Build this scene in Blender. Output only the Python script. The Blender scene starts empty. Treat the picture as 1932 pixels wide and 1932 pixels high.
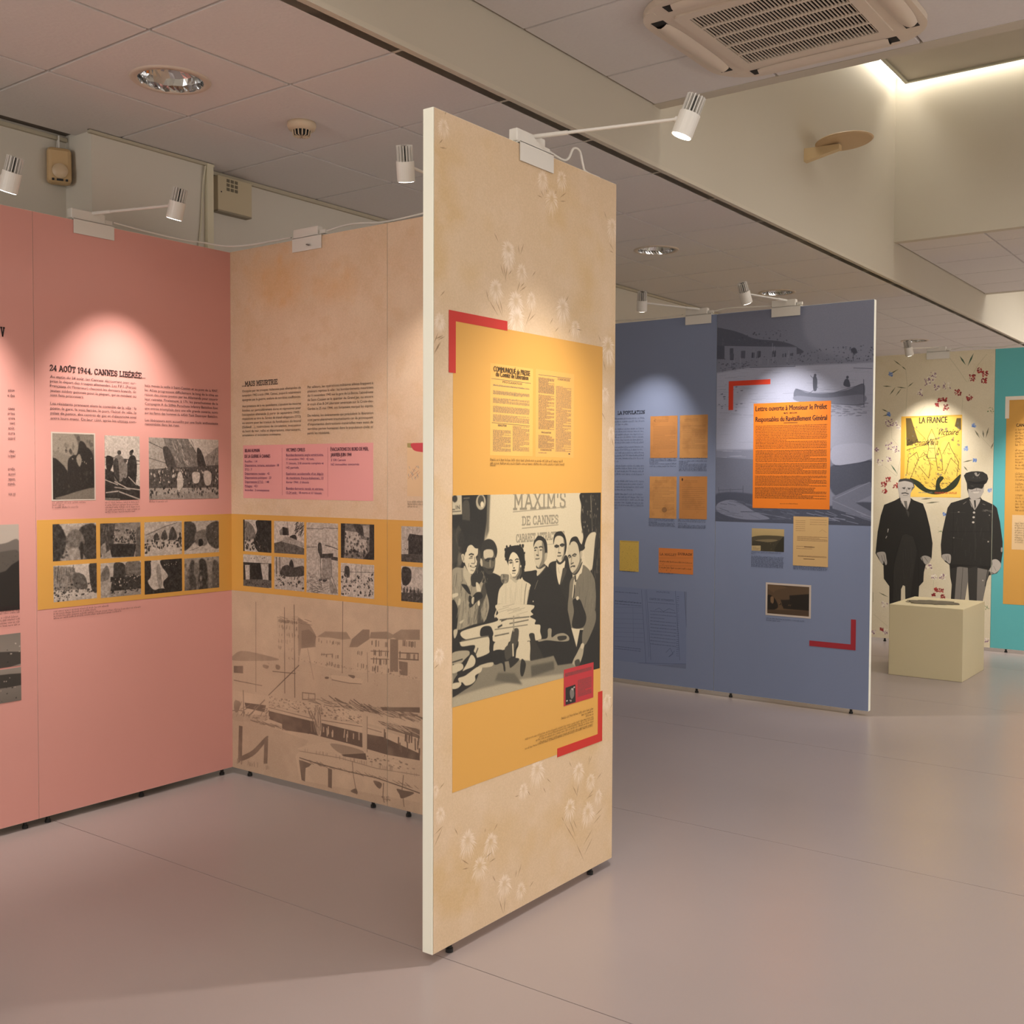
import bpy, bmesh, math, random
import numpy as np
from mathutils import Vector, Matrix
random.seed(7)
C = bpy.context.scene.collection
SC = bpy.context.scene
R = math.radians
# ---------------------------------------------------------------- camera
cam = bpy.data.objects.new('camera', bpy.data.cameras.new('camera')); C.objects.link(cam)
yaw, pit, rol = R(36.5075), R(-1.9318), R(.2083)
fwd = Vector((math.cos(yaw)*math.cos(pit), math.sin(yaw)*math.cos(pit), math.sin(pit)))
rgt = Vector((math.sin(yaw), -math.cos(yaw), 0)); up = rgt.cross(fwd)
r2 = rgt*math.cos(rol)+up*math.sin(rol); u2 = -rgt*math.sin(rol)+up*math.cos(rol)
M = Matrix((r2, u2, -fwd)).transposed().to_4x4(); M.translation = (0, 0, 1.4597); cam.matrix_world = M
cam.data.sensor_width = 36; cam.data.lens = 36*2029.2/1932; cam.data.clip_start = .05; cam.data.clip_end = 60
SC.camera = cam
# ---------------------------------------------------------------- world, exposure
SC.view_settings.view_transform = 'Standard'; SC.view_settings.look = 'None'; SC.view_settings.gamma = 1
SC.view_settings.exposure = 0.25; SC.view_settings.use_curve_mapping = False
w = bpy.data.worlds.new('world'); SC.world = w; w.use_nodes = True
w.node_tree.nodes['Background'].inputs[0].default_value = (1, .93, .86, 1); w.node_tree.nodes['Background'].inputs[1].default_value = .05
LED_POWER = 14.0        # emission of the cove strips in the ceiling wells
SPOT_W = 52.0           # the clamp-on spotlights
FILL_W = 130.0           # area lamps of the wells plus unseen fill added in the hall
def area(name, loc, size, watts, rot=(0, 0, 0), color=(1, .975, .95), spread=180):
    l = bpy.data.lights.new(name, 'AREA'); l.shape = 'RECTANGLE'; l.size, l.size_y = size; l.energy = watts; l.spread = R(spread); l.color = color
    o = bpy.data.objects.new(name, l); o.location = loc; o.rotation_euler = rot; C.objects.link(o); return o
area('well_light', (-.6, -.3, 4.2), (2.4, 4.0), FILL_W*.9)
area('hall_fill', (4.0, -2.6, 3.28), (3.0, 1.6), FILL_W*.4)  # unseen fill lamp added to brighten the hall and left wall
area('wall_fill', (3.2, -4.15, 1.75), (9.0, 1.5), FILL_W*.66, rot=(R(90), 0, 0))  # added soft lamp standing in for windows, no window is built here
area('wall_fill', (-3.1, 3.3, 1.9), (1.8, 2.4), FILL_W*.42, rot=(R(90), 0, R(-90)))  # added unseen lamp brightening the beige panels and the central panel's edge
area('well_light', (6.7, -.6, 4.4), (2.8, 3.6), FILL_W*.6, spread=140)
area('well_light', (13.5, -.2, 4.4), (3.0, 3.6), FILL_W*1.9, spread=140)
# ---------------------------------------------------------------- helpers
H1, H2, YF = 3.02, 3.3156, 2.676
def lin(h):
    f = lambda v: v/12.92 if v <= .04045 else ((v+.055)/1.055)**2.4
    return tuple(f(int(h[i:i+2], 16)/255) for i in (0, 2, 4))+(1,)
NAMED = dict(YEL='d19c4a', RED='bf2a20', ORED='cf3a20', ORED2='9e2530')
MATS = {}
def mat(color, rough=.6, noise=0., scale=8., metal=0., bump=0., emit=0.):
    key = (color, rough, noise, scale, metal, bump, emit)
    if key in MATS: return MATS[key]
    m = bpy.data.materials.new('paint_'+color); m.use_nodes = True; nt = m.node_tree; b = nt.nodes['Principled BSDF']
    c = lin(NAMED.get(color, color)); b.inputs['Base Color'].default_value = c; b.inputs['Roughness'].default_value = rough; b.inputs['Metallic'].default_value = metal
    if emit: b.inputs['Emission Color'].default_value = c; b.inputs['Emission Strength'].default_value = emit
    if noise or bump:
        tc = nt.nodes.new('ShaderNodeTexCoord'); n = nt.nodes.new('ShaderNodeTexNoise'); n.inputs['Scale'].default_value = scale; n.inputs['Detail'].default_value = 5
        nt.links.new(tc.outputs['Object'], n.inputs['Vector'])
        if noise:
            mx = nt.nodes.new('ShaderNodeMix'); mx.data_type = 'RGBA'; mx.inputs[6].default_value = tuple(v*(1-noise) for v in c[:3])+(1,); mx.inputs[7].default_value = tuple(min(1, v*(1+noise)) for v in c[:3])+(1,)
            nt.links.new(n.outputs['Fac'], mx.inputs[0]); nt.links.new(mx.outputs[2], b.inputs['Base Color'])
        if bump:
            bp = nt.nodes.new('ShaderNodeBump'); bp.inputs['Strength'].default_value = bump; bp.inputs['Distance'].default_value = .01
            nt.links.new(n.outputs['Fac'], bp.inputs['Height']); nt.links.new(bp.outputs[0], b.inputs['Normal'])
    MATS[key] = m; return m
def link(name, me, parent=None, label=None):
    o = bpy.data.objects.new(name, me); C.objects.link(o)
    if parent is not None: o.parent = parent
    if label: o['label'] = label
    return o
def obj(name, bm, m, parent=None, label=None, smooth=False):
    me = bpy.data.meshes.new(name); bmesh.ops.recalc_face_normals(bm, faces=bm.faces); bm.to_mesh(me); bm.free(); me.materials.append(m)
    if smooth:
        for p in me.polygons: p.use_smooth = True
    return link(name, me, parent, label)
def thing(name, label, cat, loc=(0, 0, 0), rz=0., group=None):
    o = bpy.data.objects.new(name, None); o.empty_display_size = .1; C.objects.link(o); o.location = loc; o.rotation_euler = (0, 0, rz)
    o['label'] = label; o['category'] = cat
    if group: o['group'] = group
    return o
def struct(name, bm, m, parent=None):
    o = obj(name, bm, m, parent)
    if parent is None: o['kind'] = 'structure'
    return o
def box(bm, x0, x1, y0, y1, z0, z1, bev=0.):
    g = bmesh.ops.create_cube(bm, size=1); v = g['verts']
    for p in v: p.co = Vector(((x0+x1)/2+p.co.x*(x1-x0), (y0+y1)/2+p.co.y*(y1-y0), (z0+z1)/2+p.co.z*(z1-z0)))
    if bev: bmesh.ops.bevel(bm, geom=list({e for p in v for e in p.link_edges}), offset=bev, segments=2, affect='EDGES', profile=.5)
    return bm
def B(*a, **k): return box(bmesh.new(), *a, **k)
def frame_to(d):
    d = Vector(d).normalized(); return d.to_track_quat('Z', 'Y').to_matrix()
def tube(bm, a, b, r, seg=12, r2=None, cap=True):
    a, b = Vector(a), Vector(b); q = frame_to(b-a); r2 = r if r2 is None else r2
    ra = [bm.verts.new(a+q@Vector((r*math.cos(t), r*math.sin(t), 0))) for t in [2*math.pi*i/seg for i in range(seg)]]
    rb = [bm.verts.new(b+q@Vector((r2*math.cos(t), r2*math.sin(t), 0))) for t in [2*math.pi*i/seg for i in range(seg)]]
    for i in range(seg): bm.faces.new((ra[i], ra[(i+1) % seg], rb[(i+1) % seg], rb[i]))
    if cap: bm.faces.new(ra[::-1]); bm.faces.new(rb)
    return bm
def cable(bm, pts, r=.003, n=6, seg=6):
    P = [Vector(p) for p in pts]; Q = []
    for i in range(len(P)-1):
        a, b, c, d = P[max(0, i-1)], P[i], P[i+1], P[min(len(P)-1, i+2)]
        for k in range(n):
            t = k/n; Q.append(.5*(2*b+(c-a)*t+(2*a-5*b+4*c-d)*t*t+(3*b-a-3*c+d)*t**3))
    Q.append(P[-1]); rings = []
    for i, p in enumerate(Q):
        q = frame_to(Q[min(i+1, len(Q)-1)]-Q[max(i-1, 0)]); rings.append([bm.verts.new(p+q@Vector((r*math.cos(6.2832*j/seg), r*math.sin(6.2832*j/seg), 0))) for j in range(seg)])
    for a, b in zip(rings[:-1], rings[1:]):
        for j in range(seg): bm.faces.new((a[j], a[(j+1) % seg], b[(j+1) % seg], b[j]))
    return bm
def lathe(bm, prof, c=(0, 0, 0), seg=32):
    rings = [[bm.verts.new((c[0]+r*math.cos(6.28318*j/seg), c[1]+r*math.sin(6.28318*j/seg), c[2]+z)) for j in range(seg)] if r > 1e-5 else [bm.verts.new((c[0], c[1], c[2]+z))] for r, z in prof]
    for a, b in zip(rings[:-1], rings[1:]):
        for j in range(seg):
            f = [a[j % len(a)], a[(j+1) % len(a)], b[(j+1) % len(b)], b[j % len(b)]]; g = []
            for v in f:
                if v not in g: g.append(v)
            if len(g) > 2: bm.faces.new(g)
    return bm
# ---------------------------------------------------------------- flat-print painter (numpy)
SLAB = {  # slab-serif capitals: width | strokes (x,y pairs, cap height 10) | serif bars (x0,x1,y)
'A':(9,['0.8 0 4.5 10','4.5 10 8.2 0','2 3.4 7 3.4'],['-.4 2.2 0','6.8 9.4 0','2.6 4.6 10']),
'B':(7.6,['1.6 0 1.6 10','1.6 10 5 10 6.4 9 6.4 6.4 5 5.3 1.6 5.3','5 5.3 6.9 4.3 6.9 1.2 5.2 0 1.6 0'],['0 1.6 0','0 1.6 10']),
'C':(8.2,['7.2 7 7 9 5 10 3.4 10 1.6 8.6 1 6.4 1 3.6 1.6 1.4 3.4 0 5 0 6.8 1 7.4 2.6','7.2 7 7.2 10'],[]),
'D':(8.4,['1.6 0 1.6 10','1.6 10 4.6 10 6.6 8.8 7.4 6.4 7.4 3.6 6.6 1.2 4.6 0 1.6 0'],['0 1.6 0','0 1.6 10']),
'E':(7.6,['1.6 0 1.6 10','1.6 10 6.6 10 6.6 7.8','1.6 5.1 5 5.1','1.6 0 6.9 0 6.9 2.4'],['0 1.6 0','0 1.6 10']),
'F':(7.2,['1.6 0 1.6 10','1.6 10 6.6 10 6.6 7.8','1.6 5.1 5 5.1'],['0 3.2 0','0 1.6 10']),
'H':(9.6,['2 0 2 10','7.6 0 7.6 10','2 5 7.6 5'],['.4 3.6 0','6 9.2 0','.4 3.6 10','6 9.2 10']),
'I':(4,['2 0 2 10'],['.4 3.6 0','.4 3.6 10']),
'L':(7,['1.6 0 1.6 10','1.6 0 6.4 0 6.4 2.8'],['0 1.6 0','0 3.2 10']),
'M':(10.6,['1.8 0 1.8 10','1.8 10 5.3 3','5.3 3 8.8 10','8.8 10 8.8 0'],['.2 3.4 0','7.2 10.4 0','.2 1.8 10','8.8 10.4 10']),
'N':(9.2,['1.8 0 1.8 10','1.8 10 7.4 0','7.4 0 7.4 10'],['.2 3.4 0','.2 1.8 10','5.8 9 10']),
'O':(8.8,['4.4 0 2.6 .5 1.4 2 1 5 1.4 8 2.6 9.5 4.4 10 6.2 9.5 7.4 8 7.8 5 7.4 2 6.2 .5 4.4 0'],[]),
'Q':(8.8,['4.4 0 2.6 .5 1.4 2 1 5 1.4 8 2.6 9.5 4.4 10 6.2 9.5 7.4 8 7.8 5 7.4 2 6.2 .5 4.4 0','5 2 7.8 -1'],[]),
'G':(8.8,['7.2 7.6 5 10 3.4 10 1.6 8.6 1 6.4 1 3.6 1.6 1.4 3.4 0 5 0 7.2 1 7.2 4.4 4.8 4.4'],[]),
'J':(6,['4 10 4 2 3 0 1.4 0 .6 1.6'],['2.6 5.4 10']),
'P':(7.6,['1.6 0 1.6 10','1.6 10 5 10 6.8 9 6.8 5.8 5 4.6 1.6 4.6'],['0 3.2 0','0 1.6 10']),
'R':(8.2,['1.6 0 1.6 10','1.6 10 5 10 6.6 9 6.6 6.2 5 5 1.6 5','4.6 5 6.8 0'],['0 3.2 0','0 1.6 10','6.6 8 0']),
'S':(7.2,['6.2 7.4 6 9.2 4.6 10 2.6 10 1.2 9 1.1 7 2 5.7 5.2 4.6 6.2 3.4 6.1 1.2 4.8 0 2.4 0 1 1 .9 2.8'],[]),
'T':(7.8,['3.9 0 3.9 10','.6 7.6 .6 10 7.2 10 7.2 7.6'],['2.3 5.5 0']),
'U':(8.8,['1.6 10 1.6 3 2.4 .8 4.4 0 6.4 .8 7.2 3 7.2 10'],['.1 3.1 10','5.7 8.7 10']),
'V':(8.6,['.9 10 4.3 0','4.3 0 7.7 10'],['-.3 2.4 10','6.2 8.9 10']),
'X':(8.6,['1 0 7.6 10','1 10 7.6 0'],['-.2 2.4 0','6.2 8.8 0','-.2 2.4 10','6.2 8.8 10']),
'1':(4.6,['2.6 0 2.6 10','2.6 10 .8 8.4'],['1 4.2 0']),
'2':(7,['1 7.6 1.2 9.2 2.6 10 4.6 10 6 9 6 7 1 .2','1 0 6.2 0 6.2 1.8'],[]),
'4':(7.6,['5.2 0 5.2 10 .8 3 7 3'],['3.8 6.6 0']),
'9':(7.2,['5.9 6.6 5 4.6 2.6 4.4 1 5.8 1 8.4 2.4 10 4.6 10 6 8.6 6 4 4.6 .8 2.2 0'],[]),
'.':(2.4,['1.2 0 1.2 .8'],[]),',':(2.6,['1.4 .8 .8 -1.4'],[]),"'":(2.6,['1.3 10 1.1 7'],[]),' ':(3.4,[],[]),'-':(4.4,['.8 4.6 3.6 4.6'],[]),
}
ACC = {'É':('E','3.4 11.4 5 12.8'),'Û':('U','3 11.4 4.4 12.8 5.8 11.4'),'À':('A','3.6 12.8 5 11.4')}
def slab_strokes(text, fine=.9):
    out=[];x=0
    for ch in text:
        base,acc=ACC.get(ch,(ch,None)); w,st,sf=SLAB[base]
        for s in st+([acc] if acc else []):
            v=[float(t) for t in s.split()]; out.append([(x+v[i],v[i+1]) for i in range(0,len(v),2)])
        for s in sf:
            a,b,y=[float(t) for t in s.split()]; out.append([(x+a,y),(x+b,y)])
        x+=w+fine
    return out,x-fine
def cov(shape,polys):
    """anti-aliased union coverage of polygons (pixel coordinates)"""
    H,W=shape; SS=3
    allp=np.concatenate([np.asarray(p) for p in polys]); x0=max(0,int(allp[:,0].min())-1); x1=min(W,int(allp[:,0].max())+3)
    y0=max(0,int(allp[:,1].min())-1); y1=min(H,int(allp[:,1].max())+2)
    if x1<=x0 or y1<=y0: return None
    tot=np.zeros(((y1-y0)*SS,x1-x0+2))
    for p in polys:
        p=np.asarray(p,float); q=np.roll(p,-1,0); area=np.sum(p[:,0]*q[:,1]-q[:,0]*p[:,1]); 
        if area<0: p=p[::-1]; q=np.roll(p,-1,0)
        for (ax,ay),(bx,by) in zip(p,q):
            if ay==by: continue
            s=1 if by<ay else -1
            if ay>by: ax,ay,bx,by=bx,by,ax,ay
            r0=max(0,int(np.ceil((ay-y0)*SS-.5))); r1=min(tot.shape[0]-1,int(np.ceil((by-y0)*SS-.5))-1)
            if r1<r0: continue
            r=np.arange(r0,r1+1); yy=(r+.5)/SS+y0; xx=np.clip(ax+(yy-ay)*(bx-ax)/(by-ay)-x0,0,x1-x0)
            k=xx.astype(int); fr=xx-k
            np.add.at(tot,(r,k),s*(1-fr)); np.add.at(tot,(r,k+1),s*fr)
    c=np.clip(np.abs(np.cumsum(tot,1)),0,1)[:,:x1-x0]
    c=c.reshape(y1-y0,SS,x1-x0).mean(1)
    return (y0,y1,x0,x1),c
def smooth(P,n=5):
    P=np.asarray(P,float); out=[]
    N=len(P)
    for i in range(N):
        a,b,c,d=P[i-1],P[i],P[(i+1)%N],P[(i+2)%N]
        for k in range(n):
            t=k/n; out.append(.5*(2*b+(c-a)*t+(2*a-5*b+4*c-d)*t*t+(3*b-a-3*c+d)*t**3))
    return np.array(out)
def stroke(P,w):
    P=np.asarray(P,float); out=[]
    for a,b in zip(P[:-1],P[1:]):
        d=b-a; L=np.hypot(*d) or 1e-6; d=d/L; n=np.array([-d[1],d[0]])*w/2; e=d*w*.35
        out.append(np.array([a-e+n,b+e+n,b+e-n,a-e-n]))
    return out
def blur(A,s):
    if s<=0: return A
    r=int(3*s)+1; k=np.exp(-np.arange(-r,r+1)**2/(2*s*s)); k/=k.sum()
    for ax in (0,1):
        P=[(0,0)]*A.ndim; P[ax]=(r,r); B=np.pad(A,P,mode='edge'); o=np.zeros_like(A); n=A.shape[ax]
        for i,kk in enumerate(k): o+=kk*(B[i:i+n] if ax==0 else B[:,i:i+n])
        A=o
    return A
def vnoise(h,w,cell,rng):
    gh,gw=int(h/cell)+3,int(w/cell)+3; g=rng.random((gh,gw)); y=np.arange(h)/cell; x=np.arange(w)/cell
    yi=y.astype(int); xi=x.astype(int); fy=(y-yi); fx=(x-xi); fy=(fy*fy*(3-2*fy))[:,None]; fx=(fx*fx*(3-2*fx))[None]
    a=g[yi][:,xi]; b=g[yi][:,xi+1]; c=g[yi+1][:,xi]; d=g[yi+1][:,xi+1]
    return (a*(1-fx)+b*fx)*(1-fy)+(c*(1-fx)+d*fx)*fy-.5
def col(s,lo,hi):
    if len(s)==6: return np.array([int(s[i:i+2],16)/255 for i in (0,2,4)])
    t=float(s)/255; return np.array(lo)*(1-t)+np.array(hi)*t
def paint(wmm,hmm,ops,ppm=1.,lo=(.1,.1,.09),hi=(.93,.9,.8),seed=1,unit=.5):
    """ops: one drawing step per line; lengths in half millimetres of the print, y down"""
    W,H=max(8,int(round(wmm*ppm))),max(8,int(round(hmm*ppm))); S=ppm*unit; rng=np.random.default_rng(seed)
    A=np.zeros((H,W,3)); alpha=np.ones((H,W))
    def put(polys,c,a=1.,soft=0.):
        r=cov((H,W),polys)
        if r is None: return
        (y0,y1,x0,x1),m=r
        if soft>0:
            pad=int(3*soft*S)+1; Y0,Y1,X0,X1=max(0,y0-pad),min(H,y1+pad),max(0,x0-pad),min(W,x1+pad)
            M=np.zeros((Y1-Y0,X1-X0)); M[y0-Y0:y1-Y0,x0-X0:x1-X0]=m; m=blur(M,soft*S); y0,y1,x0,x1=Y0,Y1,X0,X1
        m=(m*a)[...,None]; A[y0:y1,x0:x1]=A[y0:y1,x0:x1]*(1-m)+c*m
    soft=0.; al=1.
    for line in ops.split('\n'):
        t=line.split()
        if not t: continue
        k=t[0]
        if k=='f': A[:]=col(t[1],lo,hi)
        elif k=='g':
            a,b=col(t[1],lo,hi),col(t[2],lo,hi); z=np.linspace(0,1,H)[:,None,None]; A[:]=a*(1-z)+b*z
        elif k=='soft': soft=float(t[1])
        elif k=='al': al=float(t[1])
        elif k in 'ps':
            v=np.array([float(x) for x in t[2:]]).reshape(-1,2)*S
            put([smooth(v) if k=='s' else v],col(t[1],lo,hi),al,soft)
        elif k=='l':
            v=np.array([float(x) for x in t[3:]]).reshape(-1,2)*S; put(stroke(v,float(t[2])*S),col(t[1],lo,hi),al,soft)
        elif k=='e':
            x,y,rx,ry=[float(q)*S for q in t[2:6]]; th=np.linspace(0,2*np.pi,20,endpoint=False)
            put([np.stack([x+rx*np.cos(th),y+ry*np.sin(th)],1)],col(t[1],lo,hi),al,soft)
        elif k=='k':  # random blotches: lo hi count x0 y0 x1 y1 size aspect
            g0,g1,n,x0,y0,x1,y1,sz,asp=[float(q) for q in t[1:10]]
            for _ in range(int(n)):
                cx,cy=(x0+(x1-x0)*rng.random())*S,(y0+(y1-y0)*rng.random())*S; s=sz*S*rng.uniform(.4,1.2)
                th=np.linspace(0,2*np.pi,7,endpoint=False)+rng.random(); rr=s*rng.uniform(.5,1.1,7)
                put([np.stack([cx+rr*np.cos(th),cy+rr*np.sin(th)*asp],1)],col(str((g0+(g1-g0)*rng.random())),lo,hi),al,soft)
        elif k=='K':  # blotches of two hex colours: c1 c2 count x0 y0 x1 y1 size aspect
            n,x0,y0,x1,y1,sz,asp=[float(q) for q in t[3:10]]
            for _ in range(int(n)):
                cx,cy=(x0+(x1-x0)*rng.random())*S,(y0+(y1-y0)*rng.random())*S; s=sz*S*rng.uniform(.4,1.2)
                th=np.linspace(0,2*np.pi,7,endpoint=False)+rng.random(); rr=s*rng.uniform(.4,1.1,7)
                put([np.stack([cx+rr*np.cos(th),cy+rr*np.sin(th)*asp],1)],col(t[1+int(rng.random()<.5)],lo,hi),al,soft)
        elif k=='F':  # drooping daisy: colour x y radius
            x,y,r=[float(q) for q in t[2:5]]; c=col(t[1],lo,hi)
            for i in range(34):
                a=2*np.pi*(i+rng.random()*.6)/34; rr=r*(.75+.45*max(0,np.sin(a)))*rng.uniform(.8,1.1); dx,dy=np.cos(a),np.sin(a)
                P=np.array([[x+dx*r*.15,y+dy*r*.15],[x+dx*rr*.6-dy*r*.05,y+dy*rr*.6+dx*r*.05],[x+dx*rr,y+dy*rr+r*.1],[x+dx*rr*.6+dy*r*.05,y+dy*rr*.6-dx*r*.05]])*S
                put([P],c,al*rng.uniform(.35,.8),.8)
        elif k=='q':  # leaf blade: colour width x0 y0 x1 y1
            w=float(t[2]); a,b=np.array([float(q) for q in t[3:7]]).reshape(2,2); d=b-a; n=np.array([-d[1],d[0]])/(np.hypot(*d)+1e-6)*w/2; m=a+d*.45
            put([np.array([a,m+n,b,m-n])*S],col(t[1],lo,hi),al,soft)
        elif k=='h':  # random hatching: lo hi count x0 y0 x1 y1 length width angle spread
            g0,g1,n,x0,y0,x1,y1,ln,wd,an,sp=[float(q) for q in t[1:12]]
            for _ in range(int(n)):
                c=np.array([x0+(x1-x0)*rng.random(),y0+(y1-y0)*rng.random()]); a=np.radians(an+rng.uniform(-sp,sp)); d=np.array([np.cos(a),np.sin(a)])*ln*rng.uniform(.3,.6)
                put(stroke(np.array([c-d,c+d])*S,wd*S),col(str((g0+(g1-g0)*rng.random())),lo,hi),al,soft)
        elif k=='w':  # rows of tiny unreadable script: gray x0 y0 x1 y1 rows height weight
            g,x0,y0,x1,y1,n,hh,wt=[float(q) for q in t[1:9]]; P=[]
            for i in range(int(n)):
                yb=y0+(y1-y0)*(i+.5)/n; x=x0; end=x1 if rng.random()<.8 else x0+(x1-x0)*rng.uniform(.4,.9)
                while x<end:
                    for _ in range(rng.integers(2,9)):
                        if x>=end: break
                        up=hh*(1 if rng.random()<.75 else 1.6); P+=stroke([(x*S,(yb+hh/2)*S),(x*S,(yb+hh/2-up)*S)],wt*S)
                        if rng.random()<.6: yy=(yb+hh/2-rng.random()*hh); P+=stroke([(x*S,yy*S),((x+hh*.5)*S,yy*S)],wt*S)
                        x+=hh*.62
                    x+=hh*.6
            if P: put(P,col(str(g),lo,hi),al,soft)
        elif k=='t':  # slab lettering: gray x0 ybase x1 height weight text
            st,wd=slab_strokes(' '.join(t[7:])); x0,yb,x1,hh,wt=[float(q) for q in t[2:7]]; sx=(x1-x0)/wd; P=[]
            for s in st: P+=stroke([((x0+px*sx)*S,(yb-py*hh/10)*S) for px,py in s],wt*S)
            put(P,col(t[1],lo,hi),al,soft)
        elif k=='n':
            a,c=float(t[1])/255,float(t[2]); A+=(a*vnoise(H,W,max(1.01,c*S),rng))[...,None]
        elif k=='m':  # multiplicative mottling towards a colour
            a,c=float(t[2]),float(t[3]); z=np.clip((vnoise(H,W,c*S,rng)+.5*vnoise(H,W,c*S/2.3,rng)+.3*vnoise(H,W,max(1.01,c*S/5),rng))*2.,0,1)[...,None]*a; A=A*(1-z)+col(t[1],lo,hi)*z
        elif k=='b': A=blur(A,float(t[1])*S)
    return np.clip(A,0,1)

# ---------------------------------------------------------------- room shell
WALL = mat('cfc8bb', .7, .03, 3.); PALE = mat('bfb6a5', .6, .02, 2.); TILE = mat('d5cfcb', .9, .04, 60., bump=.12); GRID = mat('6f655c', .8)
fl = struct('floor', B(-3.2, 15.7, -4.2, 4.8, -.12, -.004), mat('6c5f59', .6))
xs = [-3.2, -.71, .875, 2.46, 4.045, 5.63, 7.215, 8.8, 10.385, 11.97, 13.555, 15.7]
FLOORM = mat('948783', .27, .035, 1.6, bump=.02)
for a, b in zip(xs[:-1], xs[1:]): obj('floor_sheet', B(a+.0015, b-.0015, -4.2, 4.8, -.004, 0), FLOORM, fl)
struct('wall_left', B(3.49, 15.5, 4.575, 4.8, 0, H1+.1), WALL)
struct('wall_left_alcove', B(-3.2, 2.83, 4.69, 4.8, 0, H1+.1), WALL)
struct('wall_column', B(2.83, 3.49, 4.48, 4.8, 0, H1+.1), WALL)
struct('wall_back', B(15.5, 15.7, -4.2, 4.8, 0, 5), WALL)
struct('wall_right', B(-3.2, 15.5, -4.4, -4.2, 0, 5), WALL)
struct('wall_front', B(-3.4, -3.2, -4.2, 4.8, 0, 5), WALL)
# lower ceiling along the left side
cl = struct('ceiling', B(-3.2, 15.5, YF+.002, 4.8, H1+.012, H1+.1), GRID)
tm = {}
def tile(x0, x1, y0, y1, z, parent):
    g = .004; key = (round(x1-x0, 3), round(y1-y0, 3))
    if key not in tm:
        bm = bmesh.new(); a, b = x1-x0-2*g, y1-y0-2*g; box(bm, 0, a, 0, b, 0, .012)
        for v in bm.verts:
            if v.co.z < .006: v.co.x += .004*(1 if v.co.x < a/2 else -1); v.co.y += .004*(1 if v.co.y < b/2 else -1)
        me = bpy.data.meshes.new('ceiling_tile'); bmesh.ops.recalc_face_normals(bm, faces=bm.faces); bm.to_mesh(me); bm.free(); me.materials.append(TILE); tm[key] = me
    o = link('ceiling_tile', tm[key], parent); o.location = (x0+g, y0+g, z); return o
TX = [2.3194+.6528*k for k in range(-7, 21)]; TY = [YF+.014, 3.3108, 3.9636, 4.575]
for i in range(len(TX)-1):
    for j in range(3):
        x0, x1, y0, y1 = TX[i], min(TX[i+1], 15.49), TY[j], TY[j+1]
        if x0 > 15.3: continue
        if j == 2 and x1 < 3.5: y1 = 4.616
        tile(x0, x1, y0, y1, H1, cl)
for a in [TX[i] for i in range(8)]:
    if a < 2.2: tile(a, a+.6528, 4.6165, 4.69, H1, cl)
# higher ceiling strips between the light wells
def strip(x0, x1, lines):
    ch = struct('ceiling_strip', B(x0+.003, x1-.003, -4.2, YF-.001, H2+.012, H2+.1), GRID)
    for a, b in zip(lines[:-1], lines[1:]):
        for k in range(11):
            y1 = YF-.004-.6492*k; y0 = max(y1-.6492, -4.2)
            if y1-y0 > .1: tile(a, b, y0, y1, H2, ch)
strip(1.9, 4.865, [1.9, 2.37, 3.02, 3.675, 4.33, 4.865]); strip(8.667, 11.69, [8.667, 9.1, 9.753, 10.405, 11.06, 11.69]); strip(-3.2, -1.9, [-3.2, -2.55, -1.9])
struct('wall_bulkhead', B(-3.2, 15.5, YF, YF+.08, H1, 4.72), PALE)
struct('trim_1', B(-3.2, 15.5, YF-.004, YF+.024, H1-.007, H1+.014), mat('c4baa8', .6))
for x, nm in ((4.865, 'a'), (8.667, 'b'), (11.69, 'c'), (1.9, 'd'), (-1.9, 'e')):
    s = 1 if x in (4.865, 11.69, -1.9) else -1
    struct('wall_well', B(min(x, x-s*.08), max(x, x-s*.08), -4.2, YF, H2-.003, 4.72), PALE)
LEDM = mat('ffffff', .5, emit=LED_POWER); LEDM.node_tree.nodes['Principled BSDF'].inputs['Emission Color'].default_value = (1, .97, .88, 1)
def well(x0, x1):
    struct('ceiling_well', B(x0, x1, -4.2, YF, 4.66, 4.72), PALE)
    t = thing('cove_light', 'bright white cove light around the raised ceiling well, %s' % ('beyond the ceiling air conditioner' if x0 > 4 and x0 < 9 else 'at the far end of the hall' if x0 > 9 else 'above the viewpoint'), 'light', (x0, YF, 4.5))
    W = x1-x0
    obj('ceiling_board', B(.1, W-.16, -6.7, -.14, 0, .03), PALE, t)
    bm = bmesh.new()
    for a in ((.07, W-.13, -.14, -.11), (W-.16, W-.13, -6.7, -.14), (.07, .10, -6.7, -.14)): box(bm, *a, -.015, .045)
    obj('edge_profile', bm, mat('a8a390', .4), t)
    bm = bmesh.new(); box(bm, .02, W-.02, -.075, -.035, .06, .075); obj('led_strip', bm, LEDM, t)
    bm = bmesh.new(); box(bm, W-.075, W-.035, -6.7, -.1, .06, .075); obj('led_strip', bm, LEDM, t)
    bm = bmesh.new(); box(bm, .035, .075, -6.7, -.1, .06, .075); obj('led_strip', bm, LEDM, t)
well(4.865, 8.667); well(11.69, 15.5); well(-1.9, 1.9)
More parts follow.
